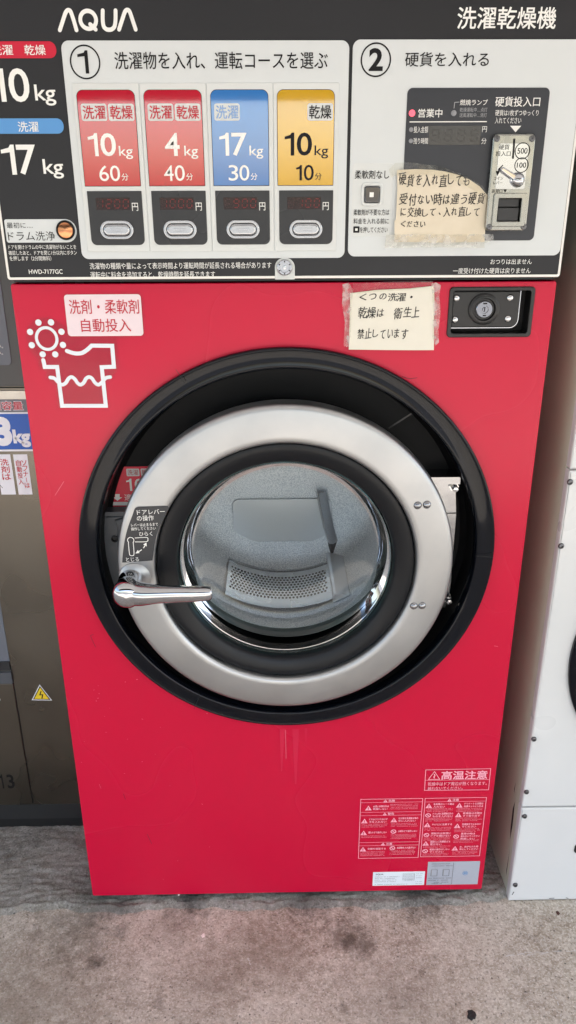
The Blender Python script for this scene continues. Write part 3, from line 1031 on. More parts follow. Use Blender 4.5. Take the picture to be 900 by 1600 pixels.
mb = MB()
yq = YB - .002
poly = [XZ(a, b, yq) for a, b in ((186.5, 731), (188, 729.5), (262, 728), (262, 795), (173, 795.5), (169, 792), (168, 787))]
mb.plate([poly[::-1]], yq, .0008, .0002, mat("load_label_red", (226, 18, 58), .4), 1)
y6 = yq - .0004
mb.poly(rr(*RC(y6, 197.5, 217.8, 732.3, 744), .002), y6, CARD)
mb.poly(rr(*RC(y6, 219.8, 240, 732, 743.7), .002), y6, CARD)
mb.ptext("洗濯", 199.5, 216, 734, 742.5, y6 - .0004, INKR)
mb.ptext("乾燥", 221.5, 238, 733.7, 742.2, y6 - .0004, INKR)
digit_one(mb, RC(y6, 197.5, 206, 748, 767), y6, INKW)
mb.ptext("0", 210.5, 224, 748, 767, y6, INKW, .01)
mb.ptext("適量", 194.5, 218, 772, 782, y6, INKW, .004)
mb.poly([XZ(a, b, y6) for a, b in ((180, 772), (180, 777), (176.5, 777), (183.5, 782.5), (191, 777), (187, 777), (187, 772))][::-1], y6, INKW)
mb.poly([XZ(a, b, y6) for a, b in ((168.5, 784.3), (250, 784), (250, 789.3), (169.3, 789.8))][::-1], y6, INKW)
mb.build("load_label", W, flat=True)

mb = MB()
yg = .035
lp = [XZ(a, b, yg) for a, b in ((158, 807), (240, 806), (240, 947), (196, 947), (185, 938), (172, 912), (163, 880), (158, 845))]
mb.plate([lp[::-1]], yg, .025, .003, LATCHG, 3)
lp = [XZ(a, b, yg - .008) for a, b in ((178, 815), (240, 813), (240, 940), (212, 940), (186, 900), (183, 850), (182, 824))]
mb.plate([smooth(lp, 3)[::-1]], yg - .004, .006, .002, LATCHG, 2)
mb.box(U(155, 800, yg).x, U(240, 800, yg).x, yg - .004, yg + .02, U(200, 805, yg).z, U(200, 798.5, yg).z, LATCHG)
p = XZ(179.5, 841.5, yg)
mb.lathe([(.0062, yg), (.0062, yg - .003), (.004, yg - .0036), (.0032, yg - .001), (1e-6, yg - .001)], p[0], p[1], RUBBER, 20)
mb.build("latch_block", W)

mb = MB()
yh = .030
hp = [XZ(a, b, yh) for a, b in ((660, 753), (708, 753), (713, 757), (714, 802), (712, 830), (709, 862), (706, 905), (703, 930), (697, 950), (672, 952), (660, 900))]
mb.plate([hp[::-1]], yh, .006, .0015, HINGEM, 3)
mb.box(U(655, 745, yh).x, U(717, 745, yh).x, yh - .012, yh + .03, U(690, 753, yh).z, U(690, 742, yh).z, HINGEM)
mb.ribbon([XZ(680, 802.5, yh), XZ(714, 801.5, yh)], .0015, yh - .0008, RUBBER, caps=False)
hg = mb.build("hinge", W)
for px, py in ((711, 763), (701, 938)):
    mb = MB()
    p = XZ(px, py, yh - .012)
    mb.lathe([(.0085, yh), (.0085, yh - .004), (.006, yh - .004), (.006, yh - .011), (.0045, yh - .012), (.0045, yh - .019), (1e-6, yh - .0195)], p[0], p[1], CHROME, 6)
    mb.build("hinge_bolt", hg, ang=20)

mb = MB()
mb.lathe([(.262, .020), (.279, .010), (.2825, -.008), (.2830, -.020), (.2822, -.0300), (.2800, -.0345), (.2765, -.0370), (.272, -.0380), (.250, -.0391), (.232, -.0399), (.2250, -.0397), (.2212, -.0378), (.2194, -.034), (.2188, -.024)], *DC, STEEL, 220)
door = mb.build("door", W, ang=60)
mb = MB()
mb.lathe([(.2186, -.024), (.2178, -.0285), (.2150, -.0300), (.206, -.0297), (.1880, -.0255), (.1850, -.0225), (.1838, -.014), (.1835, .02)], *DC, BEZEL, 200)
mb.build("bezel", door, ang=60)
mb = MB()
mb.lathe([(.1834, -.008), (.1825, -.0125), (.1802, -.0140), (.178, -.0125), (.1775, -.006)], *DC, GLASSRIM, 200)
mb.build("glass_rim", door, ang=60)
mb = MB()
mb.lathe([(.1802, -.010), (.1770, .000), (.1752, .018), (.172, .038), (.1670, .050)], *DC, GLASSW, 200)
mb.lathe([(.1670, .050), (.158, .058), (.140, .0645), (.10, .070), (.05, .072), (1e-5, .0725)], *DC, GLASS, 200)
mb.build("glass", door, ang=80)
for px, py in ((652.5, 789.5), (667, 788.5), (646.5, 946.5), (659.5, 946)):
    mb = MB()
    p = XZ(px, py, -.039)
    mb.dome(p[0], p[1], -.0385, .0070, .0058, HINGEM, 28, 7)
    mb.build("rivet", door)
# instruction sticker on the ring
yl = -.0408
def p4(pts, y=yl):
    return [XZ(160 + a / 4.737, 780 + b / 4.737, y) for a, b in pts]
mb = MB()
out = smooth(p4([(262, 60), (380, 54), (472, 50), (489, 62), (482, 90), (445, 160), (410, 240), (388, 330), (373, 440), (358, 455), (250, 463), (158, 469), (147, 455), (158, 345), (182, 230), (225, 110), (240, 70), (262, 60)]), 4)[:-1]
mb.plate([out[::-1]], yl, .0012, .0002, mat("sticker_charcoal", (46, 47, 51), .35), 1)
y7 = yl - .0005
def T4(body, l, r, t, b, bold=0.):
    R = RC(y7, 160 + l / 4.737, 160 + r / 4.737, 780 + t / 4.737, 780 + b / 4.737)
    mb.text(body, R, y7, INKW, bold, 0, math.radians(1.5))
T4("ドアレバー", 255, 462, 75, 112, .01)
T4("の操作", 255, 380, 120, 160, .01)
T4("レバーは止まるまで", 212, 412, 176, 200)
T4("操作してください", 212, 395, 206, 230)
T4("ひらく", 272, 370, 241, 272, .006)
T4("とじる", 175, 270, 431, 461, .006)
c = p4([(210, 303)])[0]
mb.ribbon([(c[0] + .0052 * math.cos(math.radians(a)), c[1] + .0052 * math.sin(math.radians(a))) for a in range(-50, 231, 20)], .0011, y7, INKW, caps=False)
mb.ribbon(smooth(p4([(228, 318), (234, 405), (222, 418), (208, 416), (200, 402), (192, 320)], y7), 4), .0011, y7, INKW, caps=False)
mb.ribbon(smooth(p4([(240, 287), (325, 283), (337, 298), (325, 314), (240, 316)], y7), 4), .0011, y7, INKW, caps=False)
arc = smooth(p4([(262, 392), (298, 368), (318, 338)], y7), 5)
mb.ribbon(arc[:5], .0016, y7, INKW, caps=False)
mb.ribbon(arc[6:], .0016, y7, INKW, caps=False)
mb.poly(p4([(245, 402), (275, 398), (262, 375)], y7), y7, INKW)
mb.poly(p4([(326, 320), (302, 335), (328, 350)], y7), y7, INKW)
mb.build("lever_sticker", door, flat=True)
# handle: boss and lever
mb = MB()
bc = XZ(210, 905, -.046)
mb.lathe([(.0275, -.0365), (.0262, -.0405), (.022, -.0435), (.012, -.047), (1e-6, -.048)], *bc, STEEL, 48)
mb.plate([circ(bc[0], bc[1] + .001, .0105, 32)], -.0482, .0012, .0002, mat("badge_dark", (58, 60, 66), .35), 1)
yb = -.0488
mb.text("FOR", (bc[0] - .0065, bc[0] + .0065, bc[1] + .002, bc[1] + .0075), yb, INKG)
mb.ribbon([(bc[0] - .003, bc[1] - .0015), (bc[0] - .0025, bc[1] - .006), (bc[0] + .001, bc[1] - .006), (bc[0] + .001, bc[1] - .0015)], .0009, yb, INKG, caps=False)
mb.build("handle_boss", door)
# lever: skinned chain
hub = U(205, 927, -.086)
me = bpy.data.meshes.new("lever")
chain = [(Vector((hub.x - .006, -.034, hub.z + .006)), .021, .021), (Vector((hub.x - .007, -.055, hub.z + .003)), .023, .023), (Vector((hub.x - .004, -.078, hub.z)), .025, .025),
         (Vector((hub.x + .012, -.090, hub.z - .001)), .021, .0225), (U(240, 928, -.094), .0165, .0175), (U(275, 928, -.096), .0135, .0155), (U(305, 928, -.096), .0125, .0145), (U(326, 927, -.094), .012, .0138), (U(332, 926.5, -.092), .0095, .011)]
me.from_pydata([c[0] for c in chain], [(i, i + 1) for i in range(len(chain) - 1)], [])
lo = bpy.data.objects.new("lever", me)
COL.objects.link(lo)
sk = lo.modifiers.new("skin", 'SKIN')
for v, c in zip(me.skin_vertices[0].data, chain):
    v.radius = (c[1], c[2])
me.skin_vertices[0].data[0].use_root = True
ss = lo.modifiers.new("sub", 'SUBSURF')
ss.levels = ss.render_levels = 3
bpy.context.view_layer.update()
dg = bpy.context.evaluated_depsgraph_get()
m2 = bpy.data.meshes.new_from_object(lo.evaluated_get(dg))
mb = MB()
mb.add([tuple(v.co) for v in m2.vertices], [tuple(p.vertices) for p in m2.polygons], CHROME)
bpy.data.objects.remove(lo)
mb.lathe([(.0225, -.070), (.0245, -.082), (.0240, -.092), (.0215, -.0985), (.017, -.1025), (.010, -.105), (1e-6, -.1058)], hub.x - .005, hub.z + .001, CHROME, 40)
mb.build("lever", door, ang=180)

# --- drum behind the glass
DZ = (0., .80)
DRr, DB = .25, .43
mb = MB()
GASKET = mat("gasket_rubber", (84, 88, 88), .3, 0, .5)
mb.lathe([(.186, .018), (.192, .030), (.188, .038), (.196, .050), (.192, .058), (.205, .066), (.236, .074)], *DZ, GASKET, 160)
mb.build("door_gasket", W, ang=80)
mb = MB()
mb.lathe([(.225, .076), (DRr, .085), (DRr, DB - .03), (DRr - .03, DB), (.15, DB + .01), (1e-5, DB + .012)], *DZ, DRUM, 160)
dr = mb.build("drum", W, ang=60)
def drum_hit(px, py, r):
    "where the sight line meets the drum wall of radius r"
    d = FW + RT * ((px - 450) / FPX) - UP * ((py - 800) / FPX)
    ox, oz = CP.x - DZ[0], CP.z - DZ[1]
    A = d.x ** 2 + d.z ** 2
    B = 2 * (ox * d.x + oz * d.z)
    C_ = ox * ox + oz * oz - r * r
    t = (-B + math.sqrt(B * B - 4 * A * C_)) / (2 * A)
    p = CP + d * t
    return p
def drum_patch(mb, a0, a1, y0, y1, r, m, th=.0, n=24):
    v = []
    for i in range(n + 1):
        a = a0 + (a1 - a0) * i / n
        for y in (y0, y1):
            v.append((DZ[0] + r * math.sin(a), y, DZ[1] - r * math.cos(a)))
    mb.add(v, [(2 * i, 2 * i + 1, 2 * i + 3, 2 * i + 2) for i in range(n)], m)
def ang_of(p):
    return math.atan2(p.x - DZ[0], DZ[1] - p.z)
rb = DRr - .006
pa, pb_, pm = drum_hit(360, 900, rb), drum_hit(512, 900, rb), drum_hit(440, 940, rb)
a0, a1 = ang_of(pa), ang_of(pb_)
mb = MB()
yN, yS, yE = drum_hit(440, 950, rb).y, drum_hit(440, 893, rb).y, DB - .022
drum_patch(mb, a0 - .03, a1 + .02, yN, yS - .004, rb, BAFFLE)
drum_patch(mb, a0 - .03, a1 + .02, yS + .004, yE, rb, BAFFLE)
drum_patch(mb, a0 - .03, a1 + .02, yS - .0035, yS + .0035, rb + .003, RUBBER)
for (ya_, yb_) in ((yN + (yS - yN) * .22, yS - (yS - yN) * .12), (yS + (yE - yS) * .14, yS + (yE - yS) * .86)):
    pitch_ = .0078
    rows = int((yb_ - ya_) / (pitch_ * 1.5))
    cols = int((a1 - a0) * rb / pitch_)
    for j in range(rows):
        for i in range(cols):
            a = a0 + (i + .5 * (j % 2) + .3) * pitch_ / rb
            y = ya_ + (j + .5) * pitch_ * 1.5
            v = []
            for k in range(8):
                t = 2 * math.pi * k / 8
                aa, yy = a + .0027 * math.cos(t) / rb, y + .0042 * math.sin(t)
                v.append((DZ[0] + (rb - .0006) * math.sin(aa), yy, DZ[1] - (rb - .0006) * math.cos(aa)))
            mb.add(v, [tuple(range(8))], RUBBER)
mb.build("drum_lifter", dr)
mb = MB()
yb_ = DB - .004
mb.plate([rr(U(364, 812, yb_).x, U(518, 812, yb_).x, U(440, 848, yb_).z, U(440, 782, yb_).z, .014)], yb_ + .0075, .0030, .0012, mat("reflection_plate_steel", (246, 248, 250), .40, .6), 3)  # added plate stands in for a soft reflection in the glass
mb.build("reflection_plate", dr)
# bright vane edge on the back wall
mb = MB()
yv = DB - .016
vp = [U(a_, b_, yv) for a_, b_ in ((499, 770), (505, 800), (511, 828), (518, 850), (519.5, 886))]
for i in range(len(vp) - 1):
    p0, p1 = vp[i], vp[i + 1]
    hw = .0042 if i < 3 else .003
    mb.add([(p0.x - hw, yv, p0.z), (p0.x + hw, yv, p0.z), (p1.x + hw, yv, p1.z), (p1.x - hw, yv, p1.z), (p0.x - hw - .004, DB, p0.z), (p0.x + hw + .012, DB, p0.z), (p1.x + hw + .012, DB, p1.z), (p1.x - hw - .004, DB, p1.z)],
           [(0, 3, 2, 1), (0, 4, 7, 3), (1, 2, 6, 5)], SATIN if i < 3 else RUBBER)
mb.build("drum_vane", dr, ang=70)
# lifter flank at the right of the perforated panels
mb = MB()
aL = a1 + .05
v = []
for y in (yN - .01, DB - .008):
    for da, h in ((-.04, .0), (-.02, .014), (.0, .018), (.03, .014), (.12, .0)):
        r = DRr - .002 - h
        v.append((DZ[0] + r * math.sin(aL + da), y, DZ[1] - r * math.cos(aL + da)))
mb.add(v, [(i, i + 1, i + 6, i + 5) for i in range(4)] + [(0, 1, 2, 3, 4), (5, 6, 7, 8, 9)], mat("rib_steel", (244, 246, 250), .34, .75))
mb.build("drum_rib", dr, ang=75)

# --- caution labels on the lower front
y8 = -.0005
def frame(mb, c, y, wd, m):
    mb.ribbon([XZ(a, b, y) for a, b in c], wd, y, m, closed=True)
def tri(mb, cx, cz, s, y, m, inner):
    mb.poly([(cx - s, cz - s * .85), (cx, cz + s * .9), (cx + s, cz - s * .85)][::-1], y, m)
    mb.ribbon([(cx, cz + s * .35), (cx, cz - s * .25)], s * .24, y - .0003, inner, caps=False)
    mb.ribbon([(cx, cz - s * .42), (cx, cz - s * .62)], s * .24, y - .0003, inner, caps=False)
def noentry(mb, cx, cz, s, y, m):
    mb.ribbon(circ(cx, cz, s, 20, s * .9), s * .38, y, m, closed=True)
    mb.ribbon([(cx - s * .6, cz + s * .55), (cx + s * .6, cz - s * .55)], s * .36, y - .0002, m, caps=False)
def dashes(mb, x0, x1, z, h, y, m):
    "a line of print too small to read: a row of glyph-sized ticks"
    x = x0
    while x < x1:
        wd = h * random.uniform(.55, .9)
        k = random.random()
        if k < .9:
            mb.ribbon([(x, z + h * random.uniform(-.1, .35)), (x + wd, z + h * random.uniform(-.1, .35))], h * .22, y, m, caps=False)
            mb.ribbon([(x + wd * random.uniform(.2, .8), z + h * .5), (x + wd * .5, z - h * .5)], h * .18, y - .0001, m, caps=False)
        x += h * 1.02
mb = MB()
frame(mb, [(665.3, 1203), (766.7, 1201), (763.3, 1234), (663.3, 1235)], y8, .0011, STREDK)
mb.ribbon([XZ(664.5, 1219.3, y8), XZ(765, 1218, y8)], .0008, y8, STREDK, caps=False)
t3 = [XZ(a, b, y8) for a, b in ((679, 1205.5), (669.3, 1218), (687, 1217.7))]
mb.ribbon(t3, .0012, y8, STREDK, closed=True)
mb.ribbon(smooth([XZ(678.5, 1209.5, y8), XZ(679.5, 1212, y8), XZ(678, 1214, y8), XZ(679, 1216.3, y8)], 4), .002, y8, STREDK, caps=False)
mb.ptext("高温注意", 690, 761.3, 1204.5, 1217.5, y8, STREDK, .022)
mb.ptext("乾燥中はドア周辺が熱くなります。", 668.7, 760.5, 1221.5, 1227.3, y8, STREDK, .008)
mb.ptext("触れないでください。", 668.3, 723, 1229, 1234, y8, STREDK, .008)
mb.build("hot_surface_label", W, flat=True)

def layout(quad):
    x0 = (XZ(*quad[0], y8)[0] + XZ(*quad[3], y8)[0]) / 2
    x1 = (XZ(*quad[1], y8)[0] + XZ(*quad[2], y8)[0]) / 2
    z1 = (XZ(*quad[0], y8)[1] + XZ(*quad[1], y8)[1]) / 2
    z0 = (XZ(*quad[3], y8)[1] + XZ(*quad[2], y8)[1]) / 2
    return lambda u, v: (x0 + u * (x1 - x0), z1 - v * (z1 - z0)), (x1 - x0), (z1 - z0)
def row(mb, N, wd, ht, u, v, kind, head, u2, lines, sub_v):
    c = N(u, v)
    s = .0068
    if kind == 'x':
        noentry(mb, c[0], c[1], s * .72, y8, STREDK)
    else:
        tri(mb, c[0], c[1], s, y8, STREDK, RED)
    hl = head if isinstance(head, list) else [head]
    for i, hd in enumerate(hl):
        a = N(u + .075, v - .018 + (i - (len(hl) - 1) / 2) * .043)
        wdt = len(hd) * .0058
        mb.text(hd, (a[0], min(a[0] + wdt, N(u2, 0)[0]), a[1] - .0046, a[1] + .0006), y8, STREDK, .03)
    for i in range(lines):
        a, b = N(u - .04, sub_v + i * .023), N(u2 - random.uniform(0, .12 if i == lines - 1 else .03), 0)
        dashes(mb, a[0], b[0], a[1], .0019, y8, STREDK)
# left table: danger / warning / caution
mb = MB()
N, wd, ht = layout([(563.6, 1249), (660.4, 1247.6), (653.4, 1339.6), (560, 1341.5)])
mb.ribbon([N(0, 0), N(1, 0), N(1, 1), N(0, 1)], .0011, y8, STREDK, closed=True)
for v in (.055, .215, .27, .725, .78):
    mb.ribbon([N(0, v), N(1, v)], .0007, y8, STREDK, caps=False)
for v, wt in ((.028, "危険"), (.243, "警告"), (.752, "注意")):
    c = N(.40, v)
    tri(mb, c[0], c[1] - .0004, .0042, y8, STREDK, RED)
    a = N(.45, v)
    mb.text(wt, (a[0], a[0] + .0125, a[1] - .0032, a[1] + .0028), y8, STREDK, .03)
row(mb, N, wd, ht, .13, .145, 't', ["水洗い衣類以外は", "乾燥しない"], .46, 0, 0)
for i in range(4):
    a, b = N(.48, .09 + i * .025), N(.93, 0)
    dashes(mb, a[0], b[0], a[1], .0019, y8, STREDK)
row(mb, N, wd, ht, .075, .36, 't', ["ドアはむりやりあけず", "手を入れない"], .45, 3, .415)
row(mb, N, wd, ht, .555, .35, 't', ["引火物を洗濯脱水物の", "中に入れない"], .95, 3, .41)
row(mb, N, wd, ht, .07, .56, 't', "濡れた手で操作しない", .45, 2, .615)
row(mb, N, wd, ht, .56, .545, 'x', "分解などで操作しない", .95, 4, .595)
row(mb, N, wd, ht, .07, .84, 't', "衣類を確認する", .45, 4, .885)
row(mb, N, wd, ht, .56, .83, 'x', "洗濯物を入れ過ぎない", .95, 4, .87)
mb.build("danger_label", W, flat=True)
mb = MB()
N, wd, ht = layout([(664.7, 1247.7), (759.7, 1245.7), (749.7, 1337), (656.7, 1339)])
mb.ribbon([N(0, 0), N(1, 0), N(1, 1), N(0, 1)], .0011, y8, STREDK, closed=True)
mb.ribbon([N(0, .06), N(1, .06)], .0007, y8, STREDK, caps=False)
c = N(.40, .03)
tri(mb, c[0], c[1] - .0004, .0042, y8, STREDK, RED)
a = N(.45, .03)
mb.text("注意", (a[0], a[0] + .0125, a[1] - .0032, a[1] + .0028), y8, STREDK, .03)
Lr = [(.125, 't', ["毛布等のシート類は", "入れない"]), (.285, 'x', ["ドラム内に洗濯物以外の", "ものを入れない"]), (.445, 't', "やけどに注意する"), (.62, 'x', ["運転中は無理に", "ドアを開けない"]), (.765, 't', ["機械の上に洗濯物などを", "置かない"]), (.90, 'x', ["電源の操作はしない", "でください"])]
for v, k, hd in Lr:
    row(mb, N, wd, ht, .07, v, k, hd, .48, 2 if v > .7 else 3, v + .05)
Rr_ = [(.125, 't', ["デリケートな衣類は", "洗濯ネットに入れる"]), (.285, 't', ["乾燥後は衣類を", "すぐ取り出す"]), (.47, 't', ["洗濯途中で止めない", "でください"]), (.655, 'x', ["異常の時は", "使わないでください", "乾燥しない"]), (.86, 't', ["水、泡がもれた時", "停止してください"])]
for v, k, hd in Rr_:
    row(mb, N, wd, ht, .57, v, k, hd, .96, 3, v + .055)
mb.build("caution_label", W, flat=True)

# rating plates
mb = MB()
N, wd, ht = layout([(583, 1363), (664, 1361.4), (662.6, 1383), (582, 1383.6)])
q = [N(0, 0), N(1, 0), N(1, 1), N(0, 1)]
mb.plate([q[::-1]], y8 - .0002, .0006, .0001, PLATEW, 1)
y9 = y8 - .0006
a = N(.04, .12)
mb.text("AQUA", (N(.05, 0)[0], N(.2, 0)[0], N(0, .22)[1], N(0, .1)[1]), y9, INKK, .01)
for v, u1 in ((.34, .5), (.46, .42), (.58, .46), (.70, .44), (.90, .68)):
    dashes(mb, N(.04, 0)[0], N(u1, 0)[0], N(0, v)[1], .0018, y9, INKK)
for v in (.14, .3, .46, .58):
    mb.ribbon([N(.58, v), N(.8, v)], .0004, y9, INKK, caps=False)
    dashes(mb, N(.6, 0)[0], N(.8, 0)[0], N(0, v + .07)[1], .0014, y9 - .0001, INKK)
for u in (.58, .8):
    mb.ribbon([N(u, .12), N(u, .6)], .0004, y9 - .0001, INKK, caps=False)
for v in (.15, .3, .45, .72, .88):
    dashes(mb, N(.83, 0)[0], N(.96, 0)[0], N(0, v)[1], .0014, y9, INKK)
mb.build("rating_plate", W, flat=True)
mb = MB()
N, wd, ht = layout([(669, 1347), (750.4, 1345.4), (746, 1381.6), (666, 1382.6)])
mb.plate([[N(0, 1), N(1, 1), N(1, 0), N(0, 0)]], y8 - .0002, .0006, .0001, STPLATE, 1)
mb.ribbon([N(.49, .03), N(.49, .97)], .0005, y9, INKK, caps=False)
for v, u0, u1 in ((.08, .07, .42), (.17, .03, .46), (.70, .03, .46), (.79, .03, .4), (.88, .14, .42), (.94, .1, .3)):
    dashes(mb, N(u0, 0)[0], N(u1, 0)[0], N(0, v)[1], .0024, y9, INKK)
for u in (.07, .30):
    mb.ribbon([N(u, .33), N(u + .12, .33), N(u + .12, .6), N(u, .6)], .0006, y9, INKK, closed=True)
    mb.ribbon([N(u + .01, .30), N(u + .01, .58)], .0014, y9 - .0001, INKG, caps=False)
    dashes(mb, N(u, 0)[0], N(u + .12, 0)[0], N(0, .26)[1], .0016, y9, INKG)
c = N(.735, .5)
mb.ribbon(circ(c[0], c[1], .0052, 24), .0008, y9, LBLUEI, closed=True)
for dx in (-.0022, 0, .0022):
    mb.ribbon([(c[0] + dx, c[1] - .003), (c[0] + dx, c[1] + .003)], .0009, y9, LBLUEI, caps=False)
mb.ribbon([(c[0] - .0032, c[1]), (c[0] + .0032, c[1])], .0009, y9 - .0001, LBLUEI, caps=False)
mb.build("safety_plate", W, flat=True)

# ------------------------------------------------------------------ handwritten notes
def handwriting(mb, body, l, r, t, b, y, m):
    n = len(body)
    cw = (r - l) / n
    for i, ch in enumerate(body):
        if ch == ' ':
            continue
        jx, jy = random.uniform(-.06, .06) * cw, random.uniform(-.08, .08) * (b - t)
        small = ch in "をにしてもくださいのつはれなうるま"
        k = .80 if small else 1.02
        w2, h2 = cw * k * random.uniform(.82, .98) / 2, (b - t) * k * random.uniform(.88, 1.04) / 2
        if ch in "、・":
            w2, h2 = cw * .12, (b - t) * .14
            jy += (b - t) * (.25 if ch == "、" else 0)
        cx, cy = l + cw * (i + .5) + jx, (t + b) / 2 + jy
        R = RC(y, cx - w2, cx + w2, cy - h2, cy + h2)
        sh, ro = random.uniform(.06, .22), math.radians(random.uniform(1, 8))
        for k, (ox, oz) in enumerate(((0, 0), (.00035, .0001))):
            mb.text(ch, (R[0] + ox, R[1] + ox, R[2] + oz, R[3] + oz), y - .00005 * k, m, 0, sh, ro)
def curl(x, z):
    return .5 + .5 * mnoise.noise((x * 24, z * 19, .37))
def follow(mb, y, amp):
    'lay what mb holds on the curled sheet'
    mb.v = [(p[0], y - amp * curl(p[0], p[2]) - .0004, p[2]) for p in mb.v]
def sheet(mb, pts, y, m, amp, n=16):
    "paper sheet with a slight waviness, cut to its outline"
    import bmesh
    bm = bmesh.new()
    vs = [bm.verts.new((p[0], 0, p[1])) for p in pts]
    f = bm.faces.new(vs)
    xs = [p[0] for p in pts]
    zs = [p[1] for p in pts]
    for k in range(1, n):
        x = min(xs) + (max(xs) - min(xs)) * k / n
        bmesh.ops.bisect_plane(bm, geom=bm.verts[:] + bm.edges[:] + bm.faces[:], plane_co=(x, 0, 0), plane_no=(1, 0, 0))
        z = min(zs) + (max(zs) - min(zs)) * k / n
        bmesh.ops.bisect_plane(bm, geom=bm.verts[:] + bm.edges[:] + bm.faces[:], plane_co=(0, 0, z), plane_no=(0, 0, 1))
    bm.verts.ensure_lookup_table()
    bm.verts.index_update()
    V = [(v.co.x, y - amp * curl(v.co.x, v.co.z), v.co.z) for v in bm.verts]
    F = [tuple(v.index for v in f.verts) for f in bm.faces]
    bm.free()
    mb.add(V, F, m)
def q5(pts, y):
    return [XZ(545 + a / 4, 250 + b / 4, y) for a, b in pts]
yn = yk - .0016
nloc = U(660, 378, yn)
NT = thing("paper_note", "kraft paper note with handwritten Japanese, curved top edge, taped beside coin slot", "note", (nloc.x, yn, nloc.z), "handwritten notes taped on the red machine")
mb = MB()
sheet(mb, q5([(300, 62), (420, 57), (520, 61), (600, 72), (680, 92), (750, 122), (815, 165), (866, 222), (858, 330), (845, 512), (560, 515), (284, 511), (283, 380), (292, 372), (297, 290), (303, 180)], yn), yn, NOTE1, .0042)
pp = mb.build("paper", NT, ang=180)
mb = MB()
yi = yn - .0019
for body, l, r, t, b in (("硬貨を入れ直しても", 623, 735, 271, 291), ("受付ない時は違う硬貨", 623.5, 758, 302, 320), ("に交換して、入れ直して", 624, 750, 324, 339), ("ください", 624, 666, 344.5, 356)):
    handwriting(mb, body, l, r, t, b, yi, PEN)
follow(mb, yn, .0042)
mb.build("handwriting", pp, flat=True)
mb = MB()
yt2 = yn - .0009
sheet(mb, q5([(232, 468), (420, 462), (640, 466), (900, 462), (905, 500), (845, 520), (846, 548), (540, 545), (222, 548)], yt2), yt2, TAPEW, .0042, 30)
tp = mb.build("tape", NT, ang=180)
mb = MB()
sheet(mb, q5([(250, 60), (290, 18), (380, 14), (470, 28), (560, 38), (690, 82), (830, 160), (880, 225), (860, 250), (780, 190), (640, 120), (480, 90), (300, 96), (262, 110)], yt2), yt2, TAPE, .0042, 26)
mb.build("tape", NT, ang=180)

yn = -.0012
nloc = U(612, 546, yn)
NT = thing("paper_note", "cream square note with handwriting, taped on red front above the round door", "note", (nloc.x, yn, nloc.z), "handwritten notes taped on the red machine")
def q6(pts, y):
    return [XZ(530 + a / 2.727, 430 + b / 2.727, y) for a, b in pts]
mb = MB()
sheet(mb, q6([(47, 76), (160, 62), (300, 56), (404, 45), (405, 120), (402, 318), (220, 318), (40, 316), (44, 200)], yn), yn, NOTE2, .0048)
pp = mb.build("paper", NT, ang=180)
mb = MB()
yi = yn - .0021
for body, l, r, t, b in (("くつの洗濯・", 560, 650, 457, 470), ("乾燥は 衛生上", 559, 657, 480, 497), ("禁止しています", 558.5, 637, 513, 530)):
    handwriting(mb, body, l, r, t, b, yi, PEN)
follow(mb, yn, .0048)
mb.build("handwriting", pp, flat=True)
for pts in ([(392, 34), (412, 30), (432, 42), (425, 90), (432, 160), (422, 230), (424, 285), (408, 300), (396, 260), (400, 150)], [(14, 38), (40, 32), (60, 60), (52, 130), (50, 230), (40, 305), (18, 300), (24, 200), (12, 120)]):
    mb = MB()
    yt2 = yn - .0009
    sheet(mb, q6(pts, yt2), yt2, TAPEW, .0048, 24)
    mb.build("tape", NT, ang=180)
mb = MB()
sheet(mb, q6([(60, 34), (230, 26), (396, 24), (404, 46), (300, 62), (160, 70), (56, 80)], yt2), yt2, TAPE, .0048, 20)
mb.build("tape", NT, ang=180)

# ------------------------------------------------------------------ stainless machine on the left
YL = .20
lxr = -.455
S = thing("washing_machine", "dark stainless washing machine at the left edge with blue kg sticker", "washing machine", (lxr - .4, YL + .4, FLZ))
zt = U(10, 606, YL).z
zk1, zk0 = U(60, 1257, YL).z, U(60, 1281, YL).z
mb = MB()
hx = U(53, 1255, YL).x
hz = U(10, 1067, YL).z
dx1 = U(8, 990, YL).x
dz1, dz0 = U(0, 800, YL).z, U(10, 1048, YL).z
mb.plate([rr(-1.28, lxr, zk1, zt, .003), rr(-1.2, dx1, dz0, dz1 - .01, .004)], YL, .004, .001, DSTEEL, 2)
mb.box(-1.279, lxr - .001, YL + .0045, YL + .8, zk1, 1.88, DSTEEL)
mb.build("body", S)
mb = MB()
mb.plate([rr(-1.28, lxr, zt + .004, 1.88, .003)], YL - .006, .01, .001, DCHAR, 2)
lp_ = mb.build("control_panel", S)
mb = MB()
ir = U(12, 505, YL).x
iz = U(5, 569.5, YL).z
mb.plate([rr(-1.2, ir, iz, 1.5, .008)], YL - .0075, .003, .001, DGREY, 2)
y_ = YL - .0079
mb.ptext("さい。", -12, 4.5, 538, 544, y_, INKW)
mb.ptext("さい。", -12, 4.5, 548.5, 554.5, y_, INKW)
mb.build("inset_panel", lp_, flat=True)
mb = MB()
zs1, zs0 = U(20, 610, YL).z, U(20, 623.5, YL).z
mb.plate([rr(-1.27, lxr - .001, zs0, zs1, .001)], YL - .003, .003, .0006, SILVER, 1)
mb.build("silver_strip", S)
